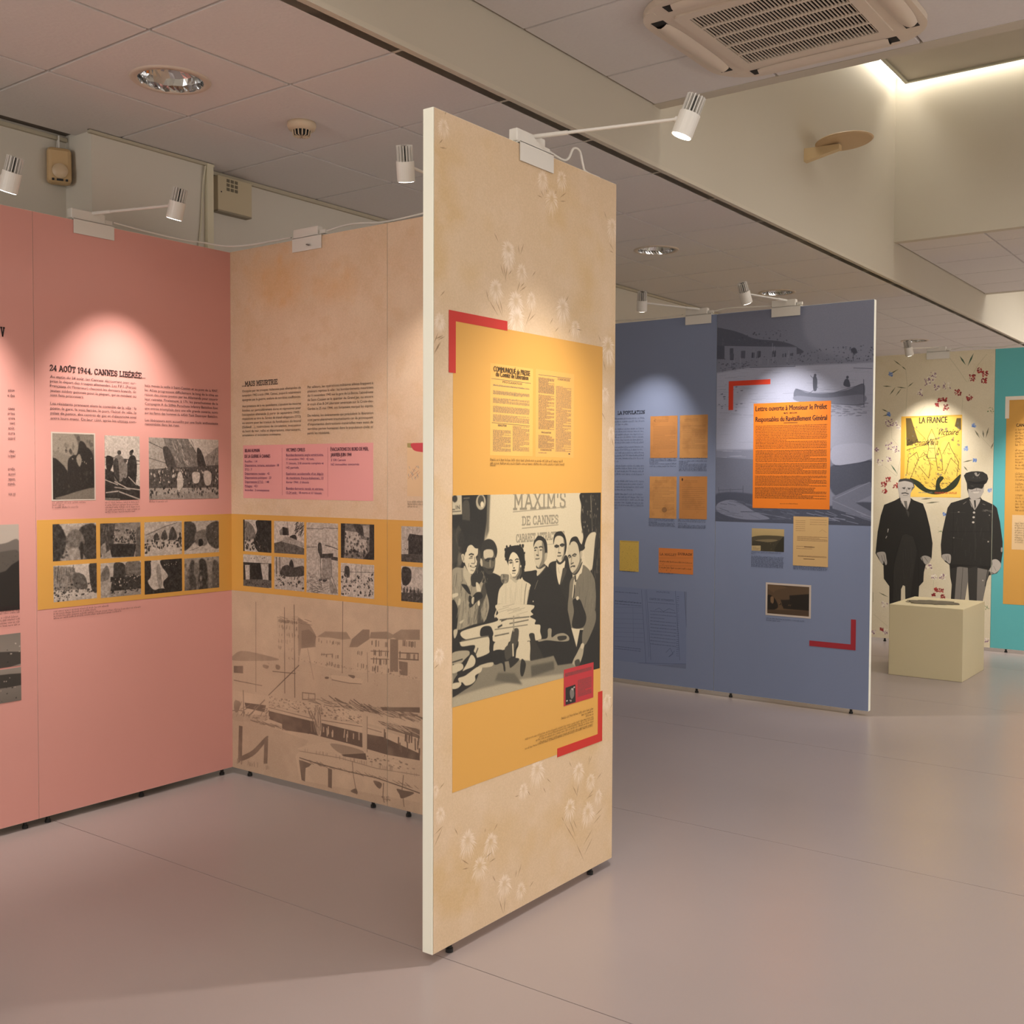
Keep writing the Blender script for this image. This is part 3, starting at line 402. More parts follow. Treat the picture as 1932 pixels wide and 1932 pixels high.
('central', [0.0886, 0.7286, 0.9309, 1.3698], 0.8423, 1.2, 'mural_photograph', 'black and white group portrait of six people behind a heaped table', 2.4, (0.05, 0.05, 0.042), (0.93, 0.86, 0.71), None, "f 212\nsoft 6\np 20 -11 -12 347 -8 340 169 316 262 310 297 507 917 -11 988\np 90 347 -8 371 -7 357 228 322 283 336 169\nsoft 2\np 190 -11 -8 87 -8 91 115 -11 117\ne 40 22 20 24 22\nl 40 5 -5 58 -5 85\nl 40 5 -2 85 22 85\nl 40 4 33 62 33 83\nl 40 4 46 83 46 63 66 82 66 60\nl 40 4 -5 98 78 96\ns 60 95 53 157 41 163 183 106 201\nl 110 6 106 19 163 17\nl 120 8 100 187 146 175\ne 170 276 44 50 49\ne 60 276 37 31 34\ne 220 288 59 17 19\nsoft 1.2\nt 135 616 96 1227 100 15 MAXIM'S\nl 150 6 612 114 1232 95\nt 140 713 202 1135 52 9.5 DE CANNES\nl 145 6 713 224 1135 215\nt 140 648 312 1212 48 8 CABARET ATTRACTIONS\nl 165 4 996 345 1197 341\np 205 605 -21 1238 -10 1239 3 605 -4\nsoft 2\ns 22 1417 1 1690 2 1684 250 1604 284 1535 300 1493 333 1470 398 1431 379 1454 314 1430 239 1418 173 1424 91\nk 50 120 40 1428 18 1644 274 9 1.6\nl 130 5 1553 12 1562 137 1572 279\nl 170 4 1545 20 1556 137\np 24 1595 221 1692 225 1691 1303 1416 1260 1551 569\nh 50 130 60 1603 188 1681 647 40 3 95 8\ns 205 1467 397 1493 333 1548 289 1620 289 1609 347 1574 546 1526 526 1479 481\nsoft 3\ns 22 5 170 277 182 266 250 300 293 277 421 255 522 133 478 5 468\nk 30 90 30 5 220 90 448 30 2\nsoft 1.5\ns 26 277 463 323 487 404 495 492 529 516 566 469 604 451 662 445 749 428 796 324 805 301 664 266 523\ns 90 300 348 403 354 424 397 422 446 407 483 380 500 334 488 300 454 286 422 294 388\ns 200 303 355 323 344 357 344 397 354 406 379 392 395 357 395 323 401 307 389\ns 34 269 400 277 343 291 299 328 281 368 279 409 295 437 328 445 364 430 401 418 383 402 352 357 342 308 347 300 375 286 401\ns 195 266 400 283 396 293 416 292 445 275 437\nl 22 12 323 409 346 403 372 408\nl 22 10 387 406 418 403\ne 30 349 416 16 4\ne 35 402 415 12 4\nl 165 8 370 411 371 453\ns 45 300 451 346 461 392 465 415 453 404 483 380 500 334 491\nl 25 8 352 472 392 473\nl 130 5 286 474 312 510 329 549\nk 60 110 14 300 506 346 558 6 1\ns 150 -11 470 95 442 113 453 133 519 161 551 199 538 233 534 300 550 335 616 358 670 358 726 301 802 161 806 -6 805\nsoft 2\nh 80 125 50 5 484 324 805 90 4 95 10\nh 160 185 26 5 484 324 770 60 3 100 10\ns 60 300 554 335 609 323 642 301 681 278 730 307 803 244 812 255 694\nsoft 1.2\ns 185 113 429 150 466 180 482 188 517 177 550 155 558 128 525 104 486\ns 110 180 475 210 505 199 545 177 556 183 516\ns 34 185 493 300 492 278 541 233 565 188 557\ns 24 87 541 134 549 161 575 177 611 150 601 106 563\ns 205 227 544 255 550 278 593 244 610\ns 20 222 608 278 607 295 639 244 658 177 692 161 667\ns 28 161 616 188 629 177 661 155 649\ne 215 258 673 11 17\ns 200 188 635 211 631 205 671 186 666\ns 205 -6 596 47 591 53 608 5 617\ns 190 63 626 79 634 74 661 53 665\ns 190 16 681 26 689 21 702\ns 190 69 771 101 761 80 775\ns 20 0 633 47 671 53 739 37 814 -6 809\nsoft 1.\ns 212 128 343 155 310 188 307 218 326 250 327 257 358 244 385 239 419 227 452 206 480 183 485 155 471 133 441 118 410 116 376\ns 60 250 327 271 359 272 404 255 444 227 479 205 486 217 468 235 442 241 415 231 398 227 384 246 365\ns 26 87 361 91 317 125 276 160 253 210 257 260 284 277 326 255 331 221 328 205 314 185 304 155 309 140 324 133 344 118 356 116 379 101 362\ns 195 86 361 105 357 118 376 117 411 99 405 88 384\nl 120 6 100 368 107 389 101 398\nl 40 9 161 366 180 361 204 367\ne 36 184 377 14 3\ne 130 177 387 22 5\ne 26 239 383 13 5\nl 130 8 213 383 219 414 210 423\nl 110 6 183 420 210 423\nl 50 8 172 435 188 441 210 444 230 439\nl 225 5 183 439 216 443\nl 150 6 158 419 155 439\nl 150 7 177 461 205 467\ns 20 524 390 533 352 554 341 600 335 649 332 695 339 725 360 739 398 746 434 752 464 734 491 724 527 699 554 644 556 594 530 564 457 539 420\nk 16 26 26 533 334 736 372 13 1\nk 16 26 30 711 363 746 529 12 1\nk 16 26 14 527 355 558 421 11 1\ns 180 591 523 656 543 681 530 687 563 650 578 588 558\ns 210 585 546 540 572 480 602 457 645 446 714 444 791 834 793 827 627 782 590 718 566 678 555 644 577\ns 222 568 422 588 387 615 374 652 388 679 419 684 459 675 498 653 530 625 537 599 527 575 497 565 457\ns 130 684 430 697 467 684 516 650 544 625 545 610 535 643 531 671 504 678 473\ns 70 694 452 712 508 681 552 644 556 656 546 684 516\nl 40 7 571 426 588 422 606 428\nl 40 7 638 427 655 421 673 425\ne 34 591 442 18 4\ne 34 658 439 17 4\ne 150 591 433 21 4\nl 120 6 614 439 611 467\ne 50 625 478 11 4\ne 44 626 495 22 5\nl 110 5 606 510 640 514\ne 215 699 471 8 8\nh 180 196 30 474 584 795 774 120 3 93 4\nl 110 8 763 592 750 638 738 728\nl 110 7 795 635 776 713\ns 120 483 512 552 514 570 525 558 566 498 565\nk 70 190 10 492 518 558 563 14 1\ns 30 1014 503 1109 461 1150 479 1220 431 1262 453 1295 536 1317 577 1294 768 1083 746\ns 218 1116 465 1161 488 1220 465 1213 515 1186 558 1153 629 1118 553\nl 160 5 1137 509 1151 548\ns 60 1199 517 1242 532 1193 605 1158 632 1182 558\ns 206 1086 332 1114 294 1157 283 1198 300 1220 339 1224 385 1213 430 1192 459 1159 477 1128 463 1100 427 1088 377\ns 130 1198 307 1223 347 1224 393 1211 434 1189 463 1178 451 1200 414 1205 365\ns 22 1076 346 1079 301 1107 268 1149 261 1180 265 1219 295 1239 348 1235 394 1217 431 1214 400 1219 358 1203 315 1170 294 1121 291 1095 306 1085 331\nl 34 13 1094 361 1115 356 1142 363\nl 34 13 1160 357 1184 351 1212 357\ne 40 1118 368 18 5\ne 40 1186 364 18 5\nl 150 8 1145 373 1141 403\nl 60 8 1136 407 1165 410\ne 90 1151 429 28 6\ne 190 1151 425 19 2\ns 40 1116 449 1157 475 1199 457 1220 439 1220 465 1164 489 1123 477\ns 24 722 515 823 510 875 509 901 528 974 484 1021 503 1082 538 1144 631 1208 702 1251 764 1295 936 787 874 798 644 811 601 728 561\ns 198 855 348 867 319 907 309 946 316 966 343 973 385 977 429 967 466 941 491 901 495 875 478 853 443 846 391\ns 120 941 320 973 362 979 430 967 470 934 493 901 496 921 470 942 434 945 383\ns 24 843 354 847 318 874 294 893 282 926 283 959 295 986 315 1001 345 1004 405 980 407 970 362 949 322 910 310 874 317 856 333\ns 170 976 404 1004 404 995 444 974 455\ns 60 875 478 908 496 967 473 980 486 934 504 882 497\nl 60 9 853 362 871 356 887 361\nl 60 9 907 358 930 354 950 361\ne 50 863 376 13 4\ne 50 928 377 16 4\nl 130 7 895 372 898 406\nl 60 8 878 408 901 413\ne 60 889 434 26 4\ne 205 889 430 16 2\ns 200 882 526 901 513 967 492 984 493 929 530 887 549\nl 110 6 858 634 882 596 895 579\nl 90 5 915 544 987 497\ne 200 841 715 6 6\ns 112 1448 513 1504 533 1572 582 1611 641 1627 722 1624 802 1614 881 1531 964 1281 934 1258 803 1272 708 1285 620 1335 582 1430 570\nh 80 100 20 1328 616 1613 841 90 4 98 8\nh 120 135 16 1437 587 1613 841 90 3 100 8\ns 24 1322 748 1409 753 1454 808 1500 892 1456 955 1317 938 1337 831\ns 26 1618 621 1696 608 1692 984 1576 970 1628 803\ns 196 1260 368 1290 345 1333 337 1378 348 1406 404 1424 452 1422 491 1380 543 1335 563 1300 549 1278 512 1262 457 1249 402\ns 110 1384 360 1412 412 1433 469 1422 499 1386 543 1335 566 1320 558 1364 534 1400 490 1407 443\ns 24 1273 357 1293 320 1329 306 1376 311 1419 358 1472 381 1467 400 1432 414 1421 444 1403 412 1377 360 1336 338 1297 343 1283 359\ns 180 1412 416 1436 412 1439 446 1420 468\ns 216 1442 489 1446 532 1408 576 1372 612 1346 598 1371 573 1415 530\ns 190 1334 609 1364 620 1350 677 1322 732 1311 727 1321 670\nl 40 12 1262 438 1280 433 1294 444\nl 50 10 1312 437 1341 427 1363 433\ne 60 1278 449 14 3\ne 60 1340 442 20 4\nl 120 8 1304 448 1298 490\nl 60 8 1295 496 1327 488\nl 50 12 1295 517 1320 513 1345 513\nl 215 5 1300 520 1327 518\ns 50 1306 553 1335 566 1386 543 1429 496 1444 493 1407 545 1364 573 1328 574\nl 24 14 1353 584 1357 619\nl 24 12 1346 649 1340 695 1333 733\ne 205 1382 742 19 14\nsoft 2\np 22 4 813 81 818 208 800 423 795 457 697 1245 781 1309 956 1373 1089 1415 970 1690 1004 1693 1298 1107 1185 816 1077 4 1084\nh 60 150 40 19 651 339 786 50 4 105 16\ns 190 12 814 50 814 42 847 19 864\ns 190 66 773 113 759 89 780\nsoft 1.5\ns 210 448 697 814 735 852 758 815 778 843 802 806 814 871 843 862 869 924 882 924 925 934 980 806 974 544 949 411 931 390 893 281 889 128 883 81 833 249 815 423 806 457 794 427 771 457 754\nh 130 170 9 509 713 778 811 120 3 -4 2\nl 60 9 492 809 544 802\nl 80 7 474 799 796 813\nl 90 7 579 835 787 833\nl 40 12 457 845 496 836\nl 90 8 423 897 571 896\nl 110 6 423 856 778 864\ns 24 277 838 314 823 373 830 398 858 406 885 373 911 314 888 273 878\ns 205 81 892 232 887 356 893 365 970 356 999 225 1010 208 968 216 930 97 923 73 900\nl 90 8 89 888 356 888\ns 205 432 934 571 932 562 967 545 996 424 994 407 976\ns 210 678 883 778 885 797 925 779 975 807 984 817 1109 817 1216 652 1178 651 1032 678 983\ns 40 797 930 853 932 872 983 949 1085 959 1119 817 1119 816 991\ns 60 615 881 678 883 669 966 633 1008 624 1038 545 1068 527 993 580 959\nl 150 14 623 793 624 887\nl 200 16 615 974 620 1048\ns 150 1016 920 1060 925 1061 980 1125 967 1206 969 1268 996 1278 1026 1227 1030 1136 1018 1007 995 910 993 910 977 1007 979\ns 40 1135 985 1237 992 1237 1015 1156 1015\ns 170 1374 1135 1437 1075 1469 1074 1459 1147 1417 1210 1375 1226 1311 1222 1332 1174\ns 110 1458 975 1577 874 1621 855 1622 937 1524 1058 1470 1091 1448 1077\ne 205 1450 1089 24 21\nsoft 3\np 125 4 1065 307 1063 688 1084 817 1109 978 1111 1086 1110 1137 1184 1311 1194 1375 1232 1705 1300 1705 1359 817 1269 4 1278\nsoft 6\np 175 4 1220 290 1211 725 1217 1208 1251 1209 1313 725 1285 4 1288\np 90 458 1137 634 1165 725 1254 424 1183\np 80 817 1141 1087 1149 1097 1206 826 1217\nsoft 1.6\ns 165 4 949 152 955 160 991 97 1021 4 1016\ns 24 208 968 241 1013 233 1061 274 1058 257 1115 209 1167 113 1195 19 1218 4 1210 12 1124 66 1075 97 1021 160 986\ns 205 184 985 225 1020 208 1058 129 1070 97 1075 136 1037\ns 205 58 1112 129 1104 233 1071 290 1070 282 1104 225 1120 225 1150 185 1168 129 1168 97 1143 74 1144\ns 205 4 1137 66 1138 89 1152 58 1171 4 1169\ns 200 4 1026 89 1025 101 1061 4 1074\ns 190 257 1065 340 1058 407 1063 390 1086 290 1080\ns 205 450 1044 510 1037 514 1074 458 1076\ns 24 407 992 510 1001 527 1076 536 1134 519 1131 501 1082 424 1081 407 1047\ns 30 580 1063 688 1079 598 1123 580 1105\ns 30 715 1083 761 1122 734 1192 706 1192 697 1143\ns 24 50 1072 121 1078 137 1101 66 1104\nl 60 10 249 954 225 990\nl 40 8 4 1007 97 1001\ns 60 1353 1183 1406 1179 1417 1215 1364 1224\nb .8\nn 14 2.2"),
('central', [0.2727, 1.4939, 0.5028, 1.7821], 0.2301, 2.6, 'document_print', 'press release sheet with bold heading in capitals', 2, (0.07, 0.063, 0.055), (0.88, 0.82, 0.76), None, 'f e0aa58\nl 70 3 12 96 436 97\nt 40 127 114 338 10 2.5 PROCLAMATION\nw 90 30 136 419 137 3 6 1.4\nw 90 30 170 420 192 5 6 1.4\nw 90 30 214 420 247 6 6 1.4\nw 90 30 266 420 306 7 6 1.4\nw 90 30 319 421 364 7 6 1.4\nl 60 3 18 372 426 377\nt 50 81 391 171 10 2.5 RESOLUTION\nw 80 30 415 218 552 20 4.5 1.3\nw 80 239 383 421 546 23 4.5 1.3\nm d29a4a .3 200'),
('central', [0.5187, 1.4928, 0.7498, 1.7839], 0.2311, 2.6, 'document_print', 'two-column newspaper sheet', 2, (0.07, 0.063, 0.055), (0.88, 0.82, 0.76), None, 'f daa254\nl 80 3 33 36 421 34\nw 70 33 53 218 157 17 4.5 1.4\nw 70 34 167 219 398 32 4.5 1.4\nt 60 259 54 409 12 2.5 COMMUNIQUE\nw 85 240 95 428 543 60 4.5 1.3\nt 50 68 422 182 8 2.4 PROCLAMATION\nw 70 35 436 220 526 13 4.5 1.4\nt 50 57 539 189 8 2.4 COMMUNIQUE\nw 80 36 551 221 559 1 4.5 1.4\ne 60 407 556 11 5'),
('central', [0.6953, 0.6285, 0.8878, 0.7566], 0.1925, 2.2, 'caption_box', 'crimson box with a small portrait', 3, (0.07, 0.063, 0.055), (0.88, 0.82, 0.76), None, 'f b22e34\nw 60 15 28 357 53 4 4 1.2\nw 60 178 99 358 222 14 4 1.2\np 15 21 130 146 125 151 251 22 251\ns 120 79 156 120 152 131 200 100 222 79 196\ns 190 89 147 120 147 118 163\ne 200 131 143 11 6\ne 200 40 224 10 6\ns 150 69 223 100 228 90 240\nb 1'),
('blueR', [0.0, 1.1337, 1.03, 2.495], 1.03, 0.8, 'mural_photograph', 'misty bay mural with fishing boats and a waterfront', 1.4, (0.13, 0.15, 0.21), (0.8, 0.82, 0.92), None, 'g 120 150\nsoft 30\np 112 -266 -373 2164 -157 2170 185 -264 3\ns 150 1287 -129 2334 -40 2349 742 1296 510\nsoft 2\ns 70 -58 191 144 205 343 270 540 356 885 414 1093 498 1094 588 -56 525\nk 50 95 60 24 268 962 473 14 .8\np 128 105 413 1093 489 1095 696 107 628\nl 60 7 105 413 1093 495\nh 45 70 3 206 493 227 578 50 50 92 1\nh 45 70 1 369 545 373 549 50 60 92 1\nh 40 60 4 473 545 697 566 50 40 92 1\nh 45 70 2 783 562 811 573 50 40 92 1\nh 60 90 4 906 587 1038 600 30 18 92 1\nh 150 165 14 126 461 1076 677 90 6 92 1\np 60 -57 394 106 422 107 590 -56 582\nk 60 110 90 1093 534 2061 728 12 1\nk 50 90 60 26 586 2061 745 12 .6\ns 55 1780 573 1833 559 1860 613 1816 628\nl 60 6 1812 593 1814 715\nk 50 90 60 26 642 466 757 20 .4\nsoft 8\np 192 465 720 2181 751 2200 1790 -49 1776 -54 770\nsoft 2\nh 150 190 120 27 736 2055 1387 160 5 2 4\nh 170 205 70 30 1302 1042 2462 190 5 2 4\nk 60 110 20 28 925 391 1274 22 .35\nl 70 8 465 720 1077 740\nl 80 6 1819 803 2045 822\ns 95 1086 1024 1248 1080 1486 1097 1753 1063 1945 1000 1952 1192 1914 1261 1487 1222 1101 1175\ns 130 1100 1111 1486 1151 1938 1131 1923 1244 1487 1217 1101 1175\nl 60 6 1086 1024 1303 1086 1576 1095 1948 1000\nl 50 6 1944 948 1953 1280\ns 60 1310 903 1337 869 1365 924 1358 1048 1318 1047\ne 60 1337 865 16 18\nl 60 6 1329 922 1278 866\nl 80 6 1376 1013 1248 1098\ns 65 1699 1008 1716 938 1760 940 1779 1029\ne 60 1745 911 16 18\nh 90 140 50 1488 1231 1986 1385 60 6 4 10\np 110 -48 1872 554 1910 559 2472 -45 2485\nsoft 6\ns 70 1553 2001 2048 1929 2054 2264 1613 2360\ns 60 -45 2389 558 2360 1137 2533 2092 2439 2098 2793 -42 2871\nsoft 2\ns 205 1568 1768 1852 1717 2045 1754 2047 1912 1607 1983\np 120 1577 2378 1896 2230 2052 2193 2055 2352 1864 2444 2059 2546 2061 2652 1579 2522\nl 150 9 1559 2415 2060 2617\nl 160 8 1613 2396 2035 2193\nl 50 8 1607 2001 2048 1938\nl 60 6 36 2273 79 2521\nl 60 7 389 2249 391 2495\nl 60 5 37 2311 390 2296\nl 60 5 209 2289 211 2518\ns 130 38 2484 261 2441 560 2585 757 2673 363 2685 38 2599\nl 150 7 521 2586 1044 2665\nl 60 9 362 2590 1137 2570\nh 60 120 60 37 2445 1138 2680 140 6 10 14\nh 140 180 20 1137 2570 2044 2688 140 6 12 10\nb .8\nn 8 5'),
('blueR', [0.2622, 1.2271, 0.7719, 1.9008], 0.5097, 2.2, 'poster', 'bright orange public notice poster headed with bold lettering', 2.4, (0.08, 0.05, 0.04), (0.9, 0.5, 0.1), None, 'f e37a1c\nw 25 32 284 973 490 10 7 2.6\nw 25 34 489 971 588 5 7 2.6\nw 25 35 601 974 759 9 7 2.6\nw 25 36 769 976 912 8 7 2.6\nw 25 32 928 974 1065 8 7 2.6\nw 25 33 1077 977 1224 9 7 2.6\nl 25 8 411 260 591 260\nw 60 374 1277 612 1293 1 7 2'),
('blueL', [0.5361, 1.5551, 0.7445, 1.8411], 0.2084, 1.3, 'document_print', 'typed letter at the upper left of four', 2, (0.2, 0.12, 0.08), (0.82, 0.62, 0.4), None, 'f bb8048\nm 8a5a2e .25 120\nw 95 46 134 387 455 16 3.5 1\nw 80 72 46 275 89 2 4 1\nal .6\nk 60 80 12 46 39 90 79 6 1\nl 70 3 297 504 372 484'),
('blueL', [0.7626, 1.5532, 0.9696, 1.841], 0.207, 1.3, 'document_print', 'typed letter at the upper right of four', 2, (0.2, 0.12, 0.08), (0.82, 0.62, 0.4), None, 'f c08a50\nm 8a5a2e .25 120\nw 95 42 132 383 458 20 3.5 1\nw 80 67 46 273 89 2 4 1'),
('blueL', [0.5346, 1.1412, 0.7419, 1.4282], 0.2073, 1.3, 'document_print', 'typed letter with a round stamp', 2, (0.2, 0.12, 0.08), (0.82, 0.62, 0.4), None, 'f c48c50\nm 8a5a2e .25 120\nw 95 50 140 382 452 16 3.5 1\nw 80 76 51 268 88 2 4 1\nal .5\ne 80 230 456 39 36\ne 150 230 456 30 28\nl 70 3 247 466 334 454'),
('blueL', [0.7628, 1.1435, 0.9687, 1.4299], 0.2059, 1.3, 'document_print', 'typed letter with a black emblem', 2, (0.2, 0.12, 0.08), (0.82, 0.62, 0.4), None, 'f b87c42\nm 8a5a2e .25 120\nw 95 44 138 381 454 12 3.5 1\nw 80 70 50 270 87 2 4 1\ne 30 44 44 11 20'),
('blueL', [0.298, 0.7639, 0.4525, 0.9775], 0.1545, 1.3, 'document_print', 'small mustard-coloured ticket', 2, (0.2, 0.14, 0.08), (0.85, 0.72, 0.36), None, 'f c9a84e\nk 150 190 160 4 40 311 412 6 .7\nw 60 27 9 289 18 1 4 1.5\nb .5'),
('blueL', [0.609, 0.7684, 0.8712, 0.9384], 0.2622, 1.3, 'document_print', 'orange ration coupon sheet', 2, (0.2, 0.1, 0.05), (0.9, 0.6, 0.3), None, 'f cf7a3a\nt 70 16 98 273 26 5 LA MALLET\nt 35 295 82 508 24 6 DURAIN\nw 60 16 145 509 311 2 13 3\nl 90 2 1 140 525 114\nl 90 2 1 246 526 222\nk 60 90 30 12 159 209 314 5 1'),
('blueR', [0.2592, 0.9503, 0.4789, 1.0948], 0.2197, 1.3, 'photograph', 'sepia coastal view with houses', 2, (0.08, 0.08, 0.06), (0.82, 0.72, 0.52), None, 'g b8a070 9a8858\nsoft 1\np 55 2 119 163 100 280 123 439 89 441 284 3 293\ns 80 2 115 163 87 439 91 439 135 2 163\nk 40 110 80 16 134 435 275 9 .7\ns 35 338 214 439 98 441 284 320 290\ns 140 45 155 241 134 357 143 241 172\np 215 -1 225 125 220 125 288 -1 294\nw 120 17 238 110 281 3 5 1.6\nb .6'),
('blueR', [0.5397, 0.8687, 0.7667, 1.1793], 0.227, 2, 'document_print', 'cream typed form with underlined lines', 2.6, (0.2, 0.12, 0.08), (0.82, 0.62, 0.4), None, 'f cda973\nw 90 31 40 155 192 6 4 1.2\nw 90 217 25 430 109 3 4 1.2\nw 60 52 246 442 309 4 4 1.6\nl 50 7 148 382 278 382\nw 80 44 362 251 418 2 4 1.4\nl 50 7 140 533 280 532\nw 60 65 491 436 509 2 4 1.6\nal .5\nl 100 3 340 185 376 157 431 191'),
('blueR', [0.3595, 0.5386, 0.6608, 0.7494000000000001], 0.3013, 0.2, 'print_border', 'white print border', 2.0, (0.07, 0.063, 0.055), (0.88, 0.82, 0.76), None, 'f 225'),
('blueR', [0.3715, 0.5506, 0.6488, 0.7374], 0.2773, 1.3, 'photograph', 'brown photograph of people beside a large hall', 2.4, (0.06, 0.045, 0.03), (0.62, 0.48, 0.34), None, 'g 120 150\nsoft 3\ns 150 -1 13 177 6 293 50 179 133 23 68\np 40 139 79 293 50 554 15 558 301 219 299\ns 130 139 61 554 -13 556 107 218 187 101 139\np 30 294 125 555 89 558 292 315 292\ns 30 0 146 82 159 141 249 123 307 2 335\np 110 2 325 558 301 559 359 3 388\nsoft 1\nk 170 200 8 161 238 352 261 6 2\ns 190 43 162 82 159 83 234 48 237\nk 25 60 20 15 239 333 281 9 1.4\nb .7'),
('blueL', [0.1699, 0.1266, 0.8251, 0.6499], 0.6552, 1.1, 'document_print', 'large faded ration card print', 1.2, (0.16, 0.19, 0.27), (0.5, 0.55, 0.68), None, 'f 6d7790\np 7480a0 2 -4 1271 -42 1350 979 -2 1146\nal .8\nl 40 4 1271 -42 1350 979\nl 40 4 -2 1100 691 1036 1350 979\nl 40 4 612 18 691 1036\nl 40 4 691 13 769 982\nl 40 4 1138 -21 1216 936\nl 60 3 668 18 740 945\nw 30 189 67 556 83 1 9 2.4\nw 30 189 191 612 221 1 13 4\nw 30 189 247 612 242 1 9 2.4\nt 30 740 146 1114 22 3 CARTE DE VETEMENTS\nt 40 847 38 1055 18 3 MAIRIE\nw 50 724 193 1132 175 1 8 2\nw 45 758 281 1155 782 11 8 2.2\nw 45 187 834 612 896 2 10 2.4\nl 55 2 188 294 623 265\nl 55 2 188 377 635 346\nl 55 2 188 460 637 429\nl 55 2 188 522 641 492\nl 55 2 188 584 644 557\nl 55 2 187 647 648 622\nl 55 2 187 709 653 685\nl 55 2 187 772 657 748\nl 55 2 476 272 492 764\nl 40 4 825 286 891 251 957 296 1045 249 1132 273\nl 40 4 1002 857 1068 790 1112 867 1046 913 1133 824\nw 60 1164 61 1199 898 30 6 2\nm 7480a0 .25 120'),
('beige1', [0, 0, 1.03, 2.5], 1.03, 0.5, 'wallpaper_print', 'aged cream paper print with brown stains', 1, (0, 0, 0), (1, 1, 1), None, 'f d2b698\nm dfc8ac .4 500\nm c6a27a .3 130\nsoft 50\nal .22\ns d09a60 264 170 919 179 1026 426 881 586 455 536\ns d09a60 456 255 774 225 918 415 772 501 550 455\ns d09a60 1097 383 1610 376 1692 562 1271 584\nsoft 14\nal .12\nK d0904f d8a066 40 226 62 1025 599 60 1\nK d0904f d8a066 22 1026 253 1692 658 50 1\nsoft 0\nal 1\nn 9 8\nn 6 3'),
